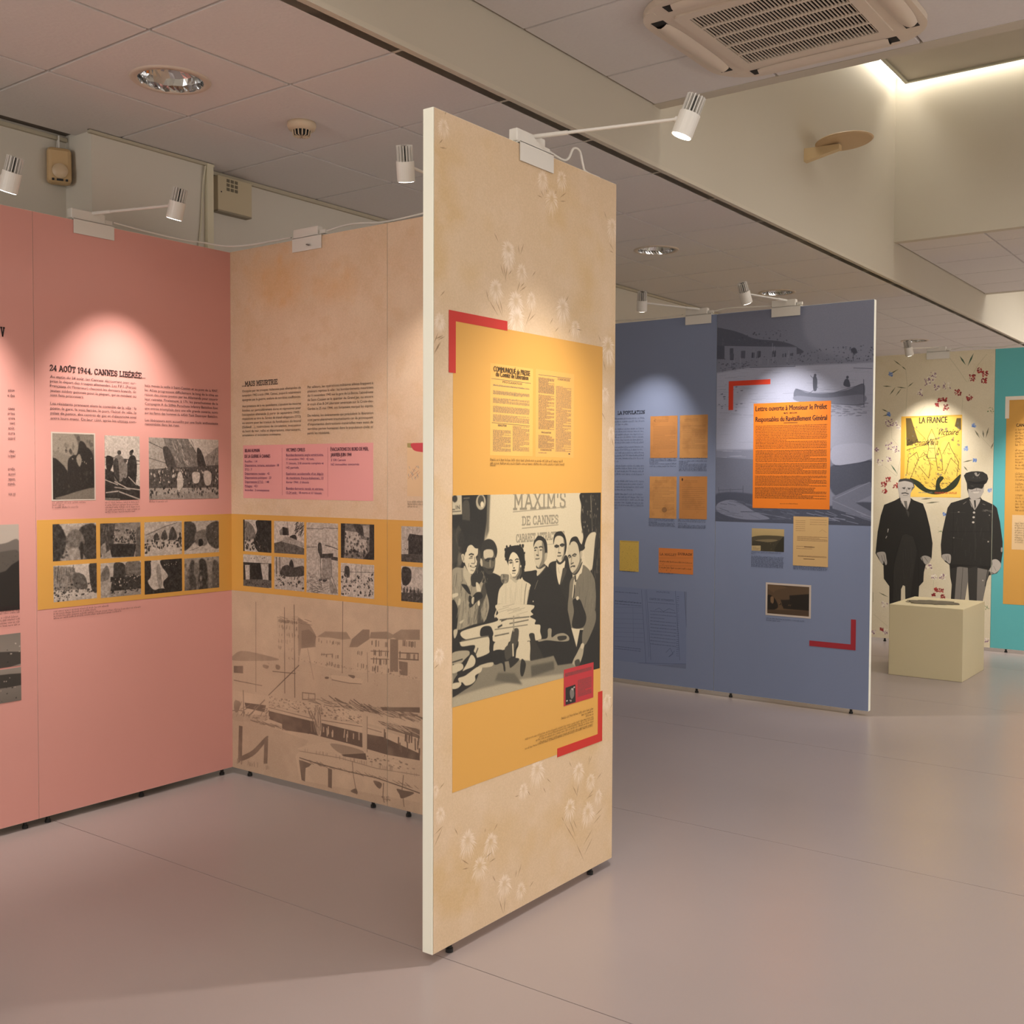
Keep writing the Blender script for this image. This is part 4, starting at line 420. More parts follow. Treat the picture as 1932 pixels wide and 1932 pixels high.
('beige1', [0, 0, 1.03, 0.8688], 1.03, 1.0, 'mural_photograph', 'sepia harbour mural with houses, masts and a wrecked pier', 1.4, (0.26, 0.2, 0.165), (0.86, 0.75, 0.63), None, 'f 205\nm 236 .6 260\nsoft 3\np 196 5 636 665 595 2428 587 2428 945 3 982\np 190 1 1276 318 1246 718 1281 1082 1317 901 1483 954 1703 2427 1639 2427 2024 -7 2526\nsoft 1.2\ns 150 25 634 185 578 627 599 608 626 25 687\np 200 648 212 942 175 959 628 683 670 666 415\np 150 942 188 1103 250 1174 331 1173 443 977 475 941 642\np 120 987 310 1085 289 1182 343 1156 439 986 474\nh 100 140 50 666 249 942 239 22 7 92 2\nh 110 150 14 657 313 942 291 26 7 92 2\nh 110 150 10 656 378 942 355 22 7 92 2\nh 120 150 10 666 441 905 421 22 7 92 2\nh 120 150 9 665 505 905 484 22 7 92 2\nh 100 130 20 648 205 1121 249 60 4 8 3\np 208 1182 368 1365 314 1519 312 1518 629 1182 604\np 150 1191 348 1296 289 1569 271 1619 327 1518 343 1365 339\nh 90 130 12 1209 390 1501 375 24 7 92 2\nh 90 130 10 1243 511 1484 499 24 7 92 2\nh 90 130 10 1260 590 1484 572 28 8 92 2\nl 110 6 1243 505 1399 485\np 200 1518 349 1652 324 1652 590 1518 629\np 130 1636 326 1768 230 1850 223 1849 306 1702 392 1602 402\np 208 1627 411 1833 385 1849 605 1627 617\nh 90 120 6 1669 444 1817 435 30 8 92 2\nh 90 120 6 1652 554 1817 549 34 8 92 2\np 216 1849 300 2073 280 2089 584 1857 604\np 140 1849 300 1866 245 2058 222 2167 254 2073 286\nh 70 110 9 1874 340 2065 334 44 8 92 1\nh 70 110 9 1874 423 2065 416 44 8 92 1\nh 70 110 9 1873 495 2065 487 44 9 92 1\nh 60 100 9 1873 566 2073 557 44 10 92 1\nl 90 7 1865 410 2073 392\nl 90 7 1865 478 2073 460\np 120 2089 284 2183 276 2183 556 2089 567\np 210 2183 281 2428 253 2428 599 2183 603\np 140 2089 261 2214 191 2428 172 2428 259 2183 281\nh 70 110 12 2198 309 2420 300 44 9 92 1\nh 70 110 12 2198 414 2420 403 44 9 92 1\nl 80 8 2191 392 2413 375\nl 80 10 2191 444 2413 430\np 110 2191 462 2291 463 2291 579 2198 578\nk 120 170 90 665 595 2428 576 9 .8\nk 190 215 60 665 595 2428 529 10 .7\nl 70 5 354 92 349 954\nl 60 7 756 114 756 917\nl 50 8 888 79 894 939\nl 60 6 1523 -77 1514 642\nl 90 4 1067 466 1146 745\nl 80 5 1822 428 1829 685\nl 90 4 2066 -67 2065 404\nl 60 9 531 964 950 635\nl 60 6 589 731 904 716\ns 130 456 681 533 686 513 714 456 707\ns 120 636 662 692 669 683 702 636 701\np 90 24 740 164 725 164 798 24 807\ns 215 1364 677 1734 666 1767 686 1718 722 1433 718\nl 90 6 1381 718 1602 723 1751 712\ns 90 1585 652 1668 649 1652 675\nl 80 7 24 880 436 885\ns 80 1295 703 1338 698 1338 713 1298 718\nk 150 190 40 532 712 2397 660 10 .5\nl 80 9 163 963 171 1253\np 60 182 1080 493 1066 473 1134 201 1130\nl 110 12 221 1220 474 1017\np 70 530 1113 1082 1129 1082 1254 530 1191\np 62 718 1127 1259 1129 1750 1146 2009 1144 2428 1222 2428 1280 2056 1291 1600 1265 1118 1249 718 1268\nl 200 22 531 1061 1118 1080 1767 1059 2009 1073 2428 1118\nl 95 6 531 1081 1118 1105 1766 1089 1993 1105\nk 80 150 170 531 971 1766 1071 17 .4\nk 170 212 90 531 971 1766 1071 15 .4\nh 80 130 60 1083 915 2397 960 110 5 8 14\nl 90 9 994 882 1163 874 1163 930 997 945 997 882\nl 80 6 1080 878 1080 936\nh 60 110 46 1432 921 2428 899 190 8 10 14\nh 170 205 20 1432 933 2428 899 170 6 12 12\np 80 1977 887 2428 829 2428 875 2009 913\np 95 1945 1011 2428 1014 2428 1095 2057 1066\nh 190 210 20 2009 1002 2428 1060 120 6 14 6\ns 190 1189 977 1241 1057 1241 1231 1206 1249 1153 1144 1171 1054\nh 90 130 26 1083 1003 1258 1229 80 8 75 20\ns 205 1767 987 1816 986 1815 1317 1766 1324\nl 80 6 1821 992 1820 1316\nh 190 210 12 1259 1179 1750 1218 60 12 92 6\nh 60 90 16 2025 1095 2428 1222 80 14 92 5\ns 180 22 1193 142 1204 492 1157 530 1191 338 1243 21 1274\nh 80 140 34 22 1073 530 1217 60 7 -30 40\ns 120 32 1085 122 1087 82 1185 32 1179\nh 150 205 30 318 1233 718 1255 120 8 8 10\nh 70 110 12 318 1233 718 1255 120 5 8 10\np 80 97 1316 151 1315 139 1642 79 1691\ns 90 119 1619 297 1525 491 1365 510 1388 336 1558 139 1655\np 95 468 1382 522 1380 509 1622 455 1631\nh 100 150 16 59 1655 528 1671 40 8 92 20\ns 212 956 1399 1293 1298 1600 1277 1815 1305 1815 1341 1516 1363 1010 1416\ns 150 1362 1300 1600 1289 1782 1310 1700 1365 1482 1368\np 60 1499 1378 1799 1319 1815 1377 1550 1394\np 208 956 1412 1815 1377 2427 1396 2427 1534 1766 1554 955 1513\nl 110 5 956 1431 1482 1411 1928 1431 2427 1407\nl 60 9 955 1494 1152 1507 1549 1517 1928 1514 2166 1533 2427 1558\nh 120 160 50 1010 1403 2397 1412 30 5 88 6\nk 90 150 24 1815 1305 2397 1389 22 .4\nk 195 215 24 1831 1302 2427 1361 30 .3\np 85 946 1514 1009 1517 1117 1525 1081 1556 1036 1576 1027 1703 982 1698\np 85 1331 1528 1382 1532 1378 1705 1330 1701\nl 80 7 1637 1417 1650 1537 1691 1700\nl 75 7 2244 1438 2228 1558 2251 1706\ns 80 1896 1544 1992 1551 1976 1601 1928 1586\nl 80 9 2016 1547 2008 1667 2024 1712\ns 75 2166 1568 2244 1567 2367 1568 2228 1640 2197 1610\ns 80 1616 1688 1683 1652 1699 1698\nk 90 130 12 1992 1646 2087 1700 10 .8\nh 60 110 40 973 1523 2427 1500 60 4 16 8\nm 236 .25 220\nb .8\nn 10 4'),
('beige2', [0.0, 0, 1.03, 2.5], 1.03, 0.4, 'wallpaper_print', 'aged cream paper print', 1, (0, 0, 0), (1, 1, 1), None, 'f d2b698\nm dfc8ac .4 500\nm c6a27a .3 130\nn 9 8\nn 6 3'),
('beige2', [0.0, 0, 1.03, 0.8688], 1.03, 0.8, 'mural_photograph', 'right-hand continuation of the sepia harbour mural', 1.4, (0.26, 0.2, 0.165), (0.86, 0.75, 0.63), None, 'f 205\nm 236 .6 260\nsoft 3\np 196 -2055 636 -1395 595 368 587 368 945 -2057 982\np 190 -2059 1276 -1742 1246 -1342 1281 -978 1317 -1159 1483 -1106 1703 367 1639 367 2024 -2067 2526\nsoft 1.2\ns 150 -2035 634 -1875 578 -1433 599 -1452 626 -2035 687\np 200 -1412 212 -1118 175 -1101 628 -1377 670 -1394 415\np 150 -1118 188 -957 250 -886 331 -887 443 -1083 475 -1119 642\np 120 -1073 310 -975 289 -878 343 -904 439 -1074 474\nh 100 140 50 -1394 249 -1118 239 22 7 92 2\nh 110 150 14 -1403 313 -1118 291 26 7 92 2\nh 110 150 10 -1404 378 -1118 355 22 7 92 2\nh 120 150 10 -1394 441 -1155 421 22 7 92 2\nh 120 150 9 -1395 505 -1155 484 22 7 92 2\nh 100 130 20 -1412 205 -939 249 60 4 8 3\np 208 -878 368 -695 314 -541 312 -542 629 -878 604\np 150 -869 348 -764 289 -491 271 -441 327 -542 343 -695 339\nh 90 130 12 -851 390 -559 375 24 7 92 2\nh 90 130 10 -817 511 -576 499 24 7 92 2\nh 90 130 10 -800 590 -576 572 28 8 92 2\nl 110 6 -817 505 -661 485\np 200 -542 349 -408 324 -408 590 -542 629\np 130 -424 326 -292 230 -210 223 -211 306 -358 392 -458 402\np 208 -433 411 -227 385 -211 605 -433 617\nh 90 120 6 -391 444 -243 435 30 8 92 2\nh 90 120 6 -408 554 -243 549 34 8 92 2\np 216 -211 300 13 280 29 584 -203 604\np 140 -211 300 -194 245 -2 222 107 254 13 286\nh 70 110 9 -186 340 5 334 44 8 92 1\nh 70 110 9 -186 423 5 416 44 8 92 1\nh 70 110 9 -187 495 5 487 44 9 92 1\nh 60 100 9 -187 566 13 557 44 10 92 1\nl 90 7 -195 410 13 392\nl 90 7 -195 478 13 460\np 120 29 284 123 276 123 556 29 567\np 210 123 281 368 253 368 599 123 603\np 140 29 261 154 191 368 172 368 259 123 281\nh 70 110 12 138 309 360 300 44 9 92 1\nh 70 110 12 138 414 360 403 44 9 92 1\nl 80 8 131 392 353 375\nl 80 10 131 444 353 430\np 110 131 462 231 463 231 579 138 578\nk 120 170 90 -1395 595 368 576 9 .8\nk 190 215 60 -1395 595 368 529 10 .7\nl 70 5 -1706 92 -1711 954\nl 60 7 -1304 114 -1304 917\nl 50 8 -1172 79 -1166 939\nl 60 6 -537 -77 -546 642\nl 90 4 -993 466 -914 745\nl 80 5 -238 428 -231 685\nl 90 4 6 -67 5 404\nl 60 9 -1529 964 -1110 635\nl 60 6 -1471 731 -1156 716\ns 130 -1604 681 -1527 686 -1547 714 -1604 707\ns 120 -1424 662 -1368 669 -1377 702 -1424 701\np 90 -2036 740 -1896 725 -1896 798 -2036 807\ns 215 -696 677 -326 666 -293 686 -342 722 -627 718\nl 90 6 -679 718 -458 723 -309 712\ns 90 -475 652 -392 649 -408 675\nl 80 7 -2036 880 -1624 885\ns 80 -765 703 -722 698 -722 713 -762 718\nk 150 190 40 -1528 712 337 660 10 .5\nl 80 9 -1897 963 -1889 1253\np 60 -1878 1080 -1567 1066 -1587 1134 -1859 1130\nl 110 12 -1839 1220 -1586 1017\np 70 -1530 1113 -978 1129 -978 1254 -1530 1191\np 62 -1342 1127 -801 1129 -310 1146 -51 1144 368 1222 368 1280 -4 1291 -460 1265 -942 1249 -1342 1268\nl 200 22 -1529 1061 -942 1080 -293 1059 -51 1073 368 1118\nl 95 6 -1529 1081 -942 1105 -294 1089 -67 1105\nk 80 150 170 -1529 971 -294 1071 17 .4\nk 170 212 90 -1529 971 -294 1071 15 .4\nh 80 130 60 -977 915 337 960 110 5 8 14\nl 90 9 -1066 882 -897 874 -897 930 -1063 945 -1063 882\nl 80 6 -980 878 -980 936\nh 60 110 46 -628 921 368 899 190 8 10 14\nh 170 205 20 -628 933 368 899 170 6 12 12\np 80 -83 887 368 829 368 875 -51 913\np 95 -115 1011 368 1014 368 1095 -3 1066\nh 190 210 20 -51 1002 368 1060 120 6 14 6\ns 190 -871 977 -819 1057 -819 1231 -854 1249 -907 1144 -889 1054\nh 90 130 26 -977 1003 -802 1229 80 8 75 20\ns 205 -293 987 -244 986 -245 1317 -294 1324\nl 80 6 -239 992 -240 1316\nh 190 210 12 -801 1179 -310 1218 60 12 92 6\nh 60 90 16 -35 1095 368 1222 80 14 92 5\ns 180 -2038 1193 -1918 1204 -1568 1157 -1530 1191 -1722 1243 -2039 1274\nh 80 140 34 -2038 1073 -1530 1217 60 7 -30 40\ns 120 -2028 1085 -1938 1087 -1978 1185 -2028 1179\nh 150 205 30 -1742 1233 -1342 1255 120 8 8 10\nh 70 110 12 -1742 1233 -1342 1255 120 5 8 10\np 80 -1963 1316 -1909 1315 -1921 1642 -1981 1691\ns 90 -1941 1619 -1763 1525 -1569 1365 -1550 1388 -1724 1558 -1921 1655\np 95 -1592 1382 -1538 1380 -1551 1622 -1605 1631\nh 100 150 16 -2001 1655 -1532 1671 40 8 92 20\ns 212 -1104 1399 -767 1298 -460 1277 -245 1305 -245 1341 -544 1363 -1050 1416\ns 150 -698 1300 -460 1289 -278 1310 -360 1365 -578 1368\np 60 -561 1378 -261 1319 -245 1377 -510 1394\np 208 -1104 1412 -245 1377 367 1396 367 1534 -294 1554 -1105 1513\nl 110 5 -1104 1431 -578 1411 -132 1431 367 1407\nl 60 9 -1105 1494 -908 1507 -511 1517 -132 1514 106 1533 367 1558\nh 120 160 50 -1050 1403 337 1412 30 5 88 6\nk 90 150 24 -245 1305 337 1389 22 .4\nk 195 215 24 -229 1302 367 1361 30 .3\np 85 -1114 1514 -1051 1517 -943 1525 -979 1556 -1024 1576 -1033 1703 -1078 1698\np 85 -729 1528 -678 1532 -682 1705 -730 1701\nl 80 7 -423 1417 -410 1537 -369 1700\nl 75 7 184 1438 168 1558 191 1706\ns 80 -164 1544 -68 1551 -84 1601 -132 1586\nl 80 9 -44 1547 -52 1667 -36 1712\ns 75 106 1568 184 1567 307 1568 168 1640 137 1610\ns 80 -444 1688 -377 1652 -361 1698\nk 90 130 12 -68 1646 27 1700 10 .8\nh 60 110 40 -1087 1523 367 1500 60 4 16 8\nm 236 .25 220\nb .8\nn 10 4'),
('beige2', [0.1133, 1.3422, 0.2289, 1.5654], 0.1156, 1.2, 'document_print', 'cream document with a red seal and script', 2, (0, 0, 0), (1, 1, 1), None, 'f d6b48c\np 9a8a55 -2 -5 51 0 51 42 2 36\ns c04048 51 2 231 4 231 73 112 71 59 48\nl b0705a 3 13 301 104 197\nl b0705a 3 36 289 127 232\nl b0705a 3 81 301 142 243\nh 120 150 20 13 197 127 300 26 3 60 20'),
('central', [0.004, 0.002, 1.026, 2.498], 1.022, 0.8, 'wallpaper_print', 'aged tan paper print with pale daisy sprigs', 1, (0, 0, 0), (1, 1, 1), None, 'f cfb493\nm c4a068 .4 420\nm d8bfa4 .35 160\nal .85\nF ead8c6 85 82 74\nF ead8c6 1103 161 86\nF ead8c6 1328 111 86\nF ead8c6 1211 274 106\nF ead8c6 1994 311 108\nF ead8c6 724 694 100\nF ead8c6 724 754 80\nF ead8c6 869 810 82\nF ead8c6 593 958 99\nF ead8c6 808 1012 116\nF ead8c6 816 1116 123\nF ead8c6 979 972 76\nF ead8c6 1352 980 116\nF ead8c6 1512 1093 81\nF ead8c6 1945 1185 124\nF ead8c6 52 1221 74\nq 7d6244 5 110 -8 93 17\nq 7d6244 5 78 163 41 200\nq 7d6244 5 47 218 116 209\nq 7d6244 5 1039 287 1104 291\nq 7d6244 5 1079 247 1112 281\nq 7d6244 5 1136 226 1153 250\nq 7d6244 5 1389 195 1304 250\nq 7d6244 5 1381 257 1304 273\nq 7d6244 5 1261 209 1253 238\nq 7d6244 5 574 617 621 670\nq 7d6244 5 827 646 845 713\nq 7d6244 5 891 630 853 711\nq 7d6244 5 640 802 683 881\nq 7d6244 5 673 797 692 889\nq 7d6244 5 710 800 692 910\nq 7d6244 5 762 822 725 858\nq 7d6244 5 1026 786 986 828\nq 7d6244 5 854 874 816 958\nq 7d6244 5 924 899 846 945\nq 7d6244 5 900 881 854 918\nq 7d6244 5 493 981 524 1058\nq 7d6244 5 521 1040 625 1134\nq 7d6244 5 586 1023 666 1134\nq 7d6244 5 637 1025 666 1116\nq 7d6244 5 988 1034 909 1168\nq 7d6244 5 1028 1065 941 1129\nq 7d6244 5 1421 896 1378 948\nq 7d6244 5 1234 1068 1192 1119\nq 7d6244 5 1302 1125 1251 1163\nq 7d6244 5 1441 1120 1424 1154\nq 7d6244 5 1521 1111 1599 1114\nq 7d6244 5 1876 225 1915 281\nq 7d6244 5 1946 434 2016 487\nq 7d6244 5 1957 497 2016 502\nq 7d6244 5 1809 1120 1848 1175\nq 7d6244 5 101 1042 53 1085\nq 7d6244 5 40 1294 -4 1370\nq 7d6244 5 101 1312 34 1342\nq 7d6244 5 65 1347 -4 1433\nF ead8c6 1961 1256 78\nF ead8c6 1908 1533 78\nF ead8c6 1996 1811 68\nF ead8c6 50 1232 54\nq 7d6244 6 1877 1291 1913 1375\nq 7d6244 6 1853 1665 1917 1731\nq 7d6244 6 1997 1848 2034 1920\nq 7d6244 6 86 1309 4 1340\nq 7d6244 6 59 1346 0 1421\nF ead8c6 1069 4109 116\nF ead8c6 911 4213 73\nF ead8c6 1581 4229 104\nF ead8c6 1743 4335 86\nF ead8c6 1472 4468 103\nF ead8c6 1710 4561 119\nF ead8c6 1850 4473 74\nF ead8c6 324 4392 108\nF ead8c6 559 4465 104\nF ead8c6 444 4587 103\nF ead8c6 705 4779 107\nF ead8c6 889 4873 79\nF ead8c6 63 4158 66\nF ead8c6 48 3197 65\nF ead8c6 1963 3790 82\nF ead8c6 16 4004 47\nq 7d6244 5 1458 4141 1491 4190\nq 7d6244 5 1764 4155 1707 4228\nq 7d6244 5 1729 4153 1713 4211\nq 7d6244 5 1897 4316 1825 4355\nq 7d6244 5 1503 4319 1571 4421\nq 7d6244 5 1582 4326 1560 4418\nq 7d6244 5 1790 4415 1709 4456\nq 7d6244 5 1779 4449 1686 4462\nq 7d6244 5 1370 4512 1396 4555\nq 7d6244 5 1396 4555 1552 4744\nq 7d6244 5 1461 4549 1552 4707\nq 7d6244 5 1517 4570 1562 4649\nq 7d6244 5 1912 4583 1804 4617\nq 7d6244 5 1900 4624 1781 4673\nq 7d6244 5 1782 4698 1643 4795\nq 7d6244 5 1782 4761 1655 4872\nq 7d6244 5 1552 4744 1667 4919\nq 7d6244 5 195 4281 232 4339\nq 7d6244 5 505 4364 496 4393\nq 7d6244 5 630 4366 594 4400\nq 7d6244 5 261 4493 341 4550\nq 7d6244 5 271 4559 341 4571\nq 7d6244 5 613 4585 541 4595\nq 7d6244 5 577 4536 497 4555\nq 7d6244 5 577 4688 613 4744\nq 7d6244 5 641 4851 697 4981\nq 7d6244 5 715 4865 700 4982\nq 7d6244 5 837 4726 827 4779\nq 7d6244 5 894 4705 847 4785\nq 7d6244 5 1033 4862 984 4892\nq 7d6244 5 1141 4253 1172 4296\nq 7d6244 5 1182 4200 1234 4241\nq 7d6244 5 960 4231 990 4273\nq 7d6244 5 816 4239 863 4240\nq 7d6244 5 103 3980 47 4012\nq 7d6244 5 95 4238 8 4274\nq 7d6244 5 87 4246 0 4353\nq 7d6244 5 48 3257 1 3280\nq 7d6244 5 2038 3828 2013 3862\nq 7d6244 5 1940 3873 1965 3922\nal 1\nn 8 8\nn 6 3'),
('floral', [0, 0, 1.0, 2.5], 1.0, 0.6, 'wallpaper_print', 'cream floral wallpaper with red, mauve and blue flowers', 1, (0, 0, 0), (1, 1, 1), None, 'f d8ccb0\nm cdbf9c .3 300\nl 8a8a62 2.5 541 254 573 552 553 1039\nl 8a8a62 2.5 1556 530 1424 320 1224 37\nl 8a8a62 2.5 1572 531 1742 237 1866 78\nl 8a8a62 2 873 911 774 1046\nl 8a8a62 2 1071 781 1059 1055\nl 8a8a62 2 1496 798 1485 1068\nl 8a8a62 2 315 1278 318 1454 441 1597\nl 8a8a62 2 203 1947 415 2124 479 1808\nl 8a8a62 2 1698 1344 1987 1668\nl 8a8a62 2 1072 3920 1061 4233\nl 8a8a62 2 48 4592 299 4786\nq 51563a 16 331 85 471 198\nq 51563a 18 248 343 420 247\nq 51563a 18 271 696 373 560\nq 51563a 18 146 532 304 546\nq 51563a 16 580 570 681 487\nq 51563a 16 471 198 551 272\nq 51563a 16 391 561 556 586\nq 3f5a44 26 1436 84 1535 242\nq 3f5a44 26 1660 48 1567 261\nq 51563a 14 376 718 477 582\nq 3f5a44 20 307 1912 432 2089\nq 6a6650 22 1698 1344 1780 1480\nq 6a6650 22 1825 1347 1843 1481\nq 6a6650 22 1918 1299 1874 1482\nq 6a6650 18 1956 1667 2001 1551\nq 6a6650 22 1515 1883 1690 1843\nq 6a6650 22 1532 1951 1598 2035\nq 6a6650 24 917 2590 1150 2562\nq 6a6650 24 832 2522 1033 2502\nq 51563a 18 135 938 258 995\nq 51563a 18 154 1062 294 1031\nq 51563a 16 131 4192 308 4269\nK 8c6a7c e6dccb 24 901 364 1030 501 17 1\nK 8c6a7c e6dccb 24 866 445 968 553 17 1\nK 8c6a7c e6dccb 24 967 333 1062 434 17 1\nK 8c6a7c e6dccb 24 1028 549 1122 649 17 1\nK 8c6a7c e6dccb 24 1169 515 1296 650 17 1\nK 8c6a7c e6dccb 24 744 619 847 727 17 1\nK 8c6a7c e6dccb 24 214 1523 356 1666 17 1\nK 8c6a7c e6dccb 24 337 1595 443 1702 17 1\nK 8c6a7c e6dccb 24 36 1627 93 1684 17 1\nK 8c6a7c e6dccb 24 60 1823 167 1930 17 1\nK 8c6a7c e6dccb 24 228 1781 314 1867 17 1\nK 8c6a7c e6dccb 24 194 1120 329 1257 17 1\nK 8c6a7c e6dccb 24 324 1159 408 1245 17 1\nK 8c6a7c e6dccb 24 927 3643 1043 3755 17 1\nK 8c6a7c e6dccb 24 1031 3818 1119 3903 17 1\nK 8c6a7c e6dccb 24 1164 3797 1278 3908 17 1\nK 8c6a7c e6dccb 24 190 4352 290 4445 17 1\nK 8c6a7c e6dccb 24 17 4875 89 4941 17 1\nK 8c6a7c e6dccb 24 197 4834 297 4925 17 1\nK 8c6a7c e6dccb 24 408 1231 464 1296 17 1\nK 8c6a7c e6dccb 24 1917 4849 1981 4911 17 1\nK a8322f 7d2226 24 1599 411 1690 510 17 1\nK a8322f 7d2226 24 1718 300 1802 391 17 1\nK a8322f 7d2226 24 1804 358 1888 449 17 1\nK a8322f 7d2226 24 1794 471 1877 562 17 1\nK a8322f 7d2226 24 1364 646 1463 752 17 1\nK a8322f 7d2226 24 1563 743 1654 841 17 1\nK a8322f 7d2226 24 1091 788 1151 846 17 1\nK a8322f 7d2226 24 1174 788 1234 852 17 1\nK a8322f 7d2226 24 1053 869 1107 933 17 1\nK a8322f 7d2226 24 1185 905 1272 997 17 1\nK a8322f 7d2226 24 230 2149 309 2227 17 1\nK a8322f 7d2226 24 147 2231 233 2316 17 1\nK a8322f 7d2226 24 167 2348 252 2432 17 1\nK a8322f 7d2226 24 351 2248 442 2338 17 1\nK a8322f 7d2226 24 1084 4048 1152 4113 17 1\nK a8322f 7d2226 24 1164 4053 1232 4118 17 1\nK a8322f 7d2226 24 1039 4144 1100 4196 17 1\nK a8322f 7d2226 24 1189 4162 1263 4233 17 1\nK a8322f 7d2226 24 165 4823 223 4875 17 1\nK 8da0c8 5b78b4 24 251 294 315 361 17 1\nK 8da0c8 5b78b4 24 1651 1228 1710 1290 17 1\nK 8da0c8 5b78b4 24 1526 1611 1592 1680 17 1\nK 8da0c8 5b78b4 24 1684 1826 1729 1874 17 1\nK 8da0c8 5b78b4 24 1209 2747 1263 2800 17 1\nK 8da0c8 5b78b4 24 1924 2327 1981 2380 17 1\nK 8da0c8 5b78b4 24 231 1001 287 1059 17 1\nK 4c6a3a 6c8250 9 1897 964 2008 1084 12 1\nK 4c6a3a 6c8250 9 1124 3001 1209 3118 11 1\nK 4c6a3a 6c8250 10 1907 4258 1988 4370 12 1\nl 55503c 4 32 4199 34 4371\nn 8 8'),
('floral', [0.2393, 1.2573, 0.7467, 1.9607], 0.5074, 1.0, 'poster', 'golden poster with drawn figures over dark wings', 1.6, (0, 0, 0), (1, 1, 1), None, 'f e6b545\nf d7a53c\np ecbf50 79 31 1007 23 1020 1382 62 1396\nsoft 3\nal .8\np 3a3018 79 31 168 33 303 453 100 520\np 3a3018 926 55 997 57 1001 261 896 190\nal .6\nk 120 60 60 94 136 1009 1144 26 1\nsoft 1\nal 1\np f0c65a 84 1238 1020 1229 1023 1399 28 1414\ns efc762 470 352 587 355 609 733 459 732\ns f0c65a 138 730 307 662 412 940 177 1045\ns f0c65a 672 528 803 461 972 872 911 1076 746 1008\ns f0c65a 323 627 457 594 495 871 414 1044\nl 28200f 5 197 173 403 386 473 525\nl 28200f 6 454 387 518 233 587 389 573 561 473 560 454 387\nl 28200f 6 473 560 443 732 593 733 573 561\nl 28200f 7 108 1010 138 730 272 627 308 731 177 1079\nl 28200f 7 308 731 441 663 512 871 482 1078 310 870\nl 28200f 7 592 699 640 562 692 699 712 940 629 940 592 699\nl 28200f 7 707 665 803 461 837 564 971 804 943 1042\nl 28200f 6 746 1008 840 735 972 872\nl 28200f 5 341 697 391 628 442 698\nh 40 20 110 101 555 993 1110 46 4 60 50\ns 28301c 160 1080 314 1131 451 1252 585 1278 750 1249 879 1128 1007 1008 961 1178 849 1289 653 1353 486 1341 316 1253\ns 28301c 602 1319 616 1112 681 1043 731 1077 666 1181 702 1318\nh 40 30 30 179 1149 979 1246 60 5 20 30\nl 28200f 7 101 590 203 556 305 523 405 507 504 422 604 389\nl 28200f 6 405 490 637 390 865 309\nh 40 25 16 302 384 605 492 36 5 -60 20\nt b8401e 586 1341 948 26 5 CHARLES DE GAULLE\nw 120 317 1322 553 1333 1 16 4\nb .5'),
('floral', [0.0326, 0.0411, 0.5218, 1.4195], 0.4892, 0.8, 'printed_figure', 'cut-out print of a moustached man in a black tailcoat', 2, (0.05, 0.048, 0.042), (0.86, 0.82, 0.77), [(0.2284, 1.4057), (0.2395, 1.4125), (0.2823, 1.4195), (0.3284, 1.413), (0.3549, 1.3897), (0.3622, 1.3429), (0.343, 1.3159), (0.3303, 1.2889), (0.3277, 1.252), (0.3575, 1.229), (0.4359, 1.2003), (0.4628, 1.1309), (0.4971, 0.9987), (0.5218, 0.86), (0.5156, 0.7267), (0.4957, 0.6857), (0.467, 0.6675), (0.4532, 0.6033), (0.45, 0.5228), (0.415, 0.4804), (0.4104, 0.3592), (0.4216, 0.0643), (0.3037, 0.0536), (0.299, 0.3512), (0.2958, 0.4728), (0.2772, 0.4817), (0.2612, 0.4434), (0.2609, 0.3349), (0.264, 0.05), (0.1652, 0.0411), (0.1588, 0.464), (0.1093, 0.5292), (0.1048, 0.6451), (0.08, 0.6712), (0.0522, 0.7178), (0.0326, 0.7511), (0.0488, 0.9436), (0.0738, 1.0879), (0.1027, 1.184), (0.1926, 1.2229), (0.2355, 1.2472), (0.2231, 1.3146), (0.2139, 1.355)], 'f 26\nsoft 1.5\ns 205 378 34 460 7 592 33 652 167 608 248 571 355 426 358 377 183\ns 60 376 61 394 21 499 -7 605 13 655 73 646 140 619 80 500 47 408 61\ns 120 620 154 662 160 647 207 608 221\nl 60 10 449 169 502 157\nl 60 10 542 168 594 174\ne 45 482 179 21 9\ne 45 565 186 18 9\nl 120 8 529 181 527 235\nl 45 16 444 263 503 254 556 272\nl 90 6 465 296 544 299\np 215 419 358 597 328 597 382 547 544 481 492 433 425\np 110 479 397 532 396 548 557 515 545\nl 30 6 413 371 481 492 535 558\ns 60 521 558 575 597 563 678\np 40 462 1005 528 975 660 1024 716 1264 646 1805 555 2731 316 2752 325 1553\nh 44 56 20 318 1146 652 2209 220 6 88 3\nl 14 8 449 1005 336 1416 302 1826\nl 14 8 633 972 742 1263 752 1879\np 180 207 891 229 893 216 959 203 960\np 180 185 1022 204 1021 183 1069 172 1063\ns 190 24 1329 160 1309 195 1423 206 1505 183 1540 149 1467 136 1522 95 1503 60 1416\nl 90 6 107 1373 135 1481\nl 90 6 147 1357 176 1479\ns 185 783 1381 847 1338 937 1360 961 1406 926 1468 875 1497 823 1446\nl 80 6 847 1365 900 1442\nl 20 8 796 1367 850 1512\nb .6\nn 8 3'),
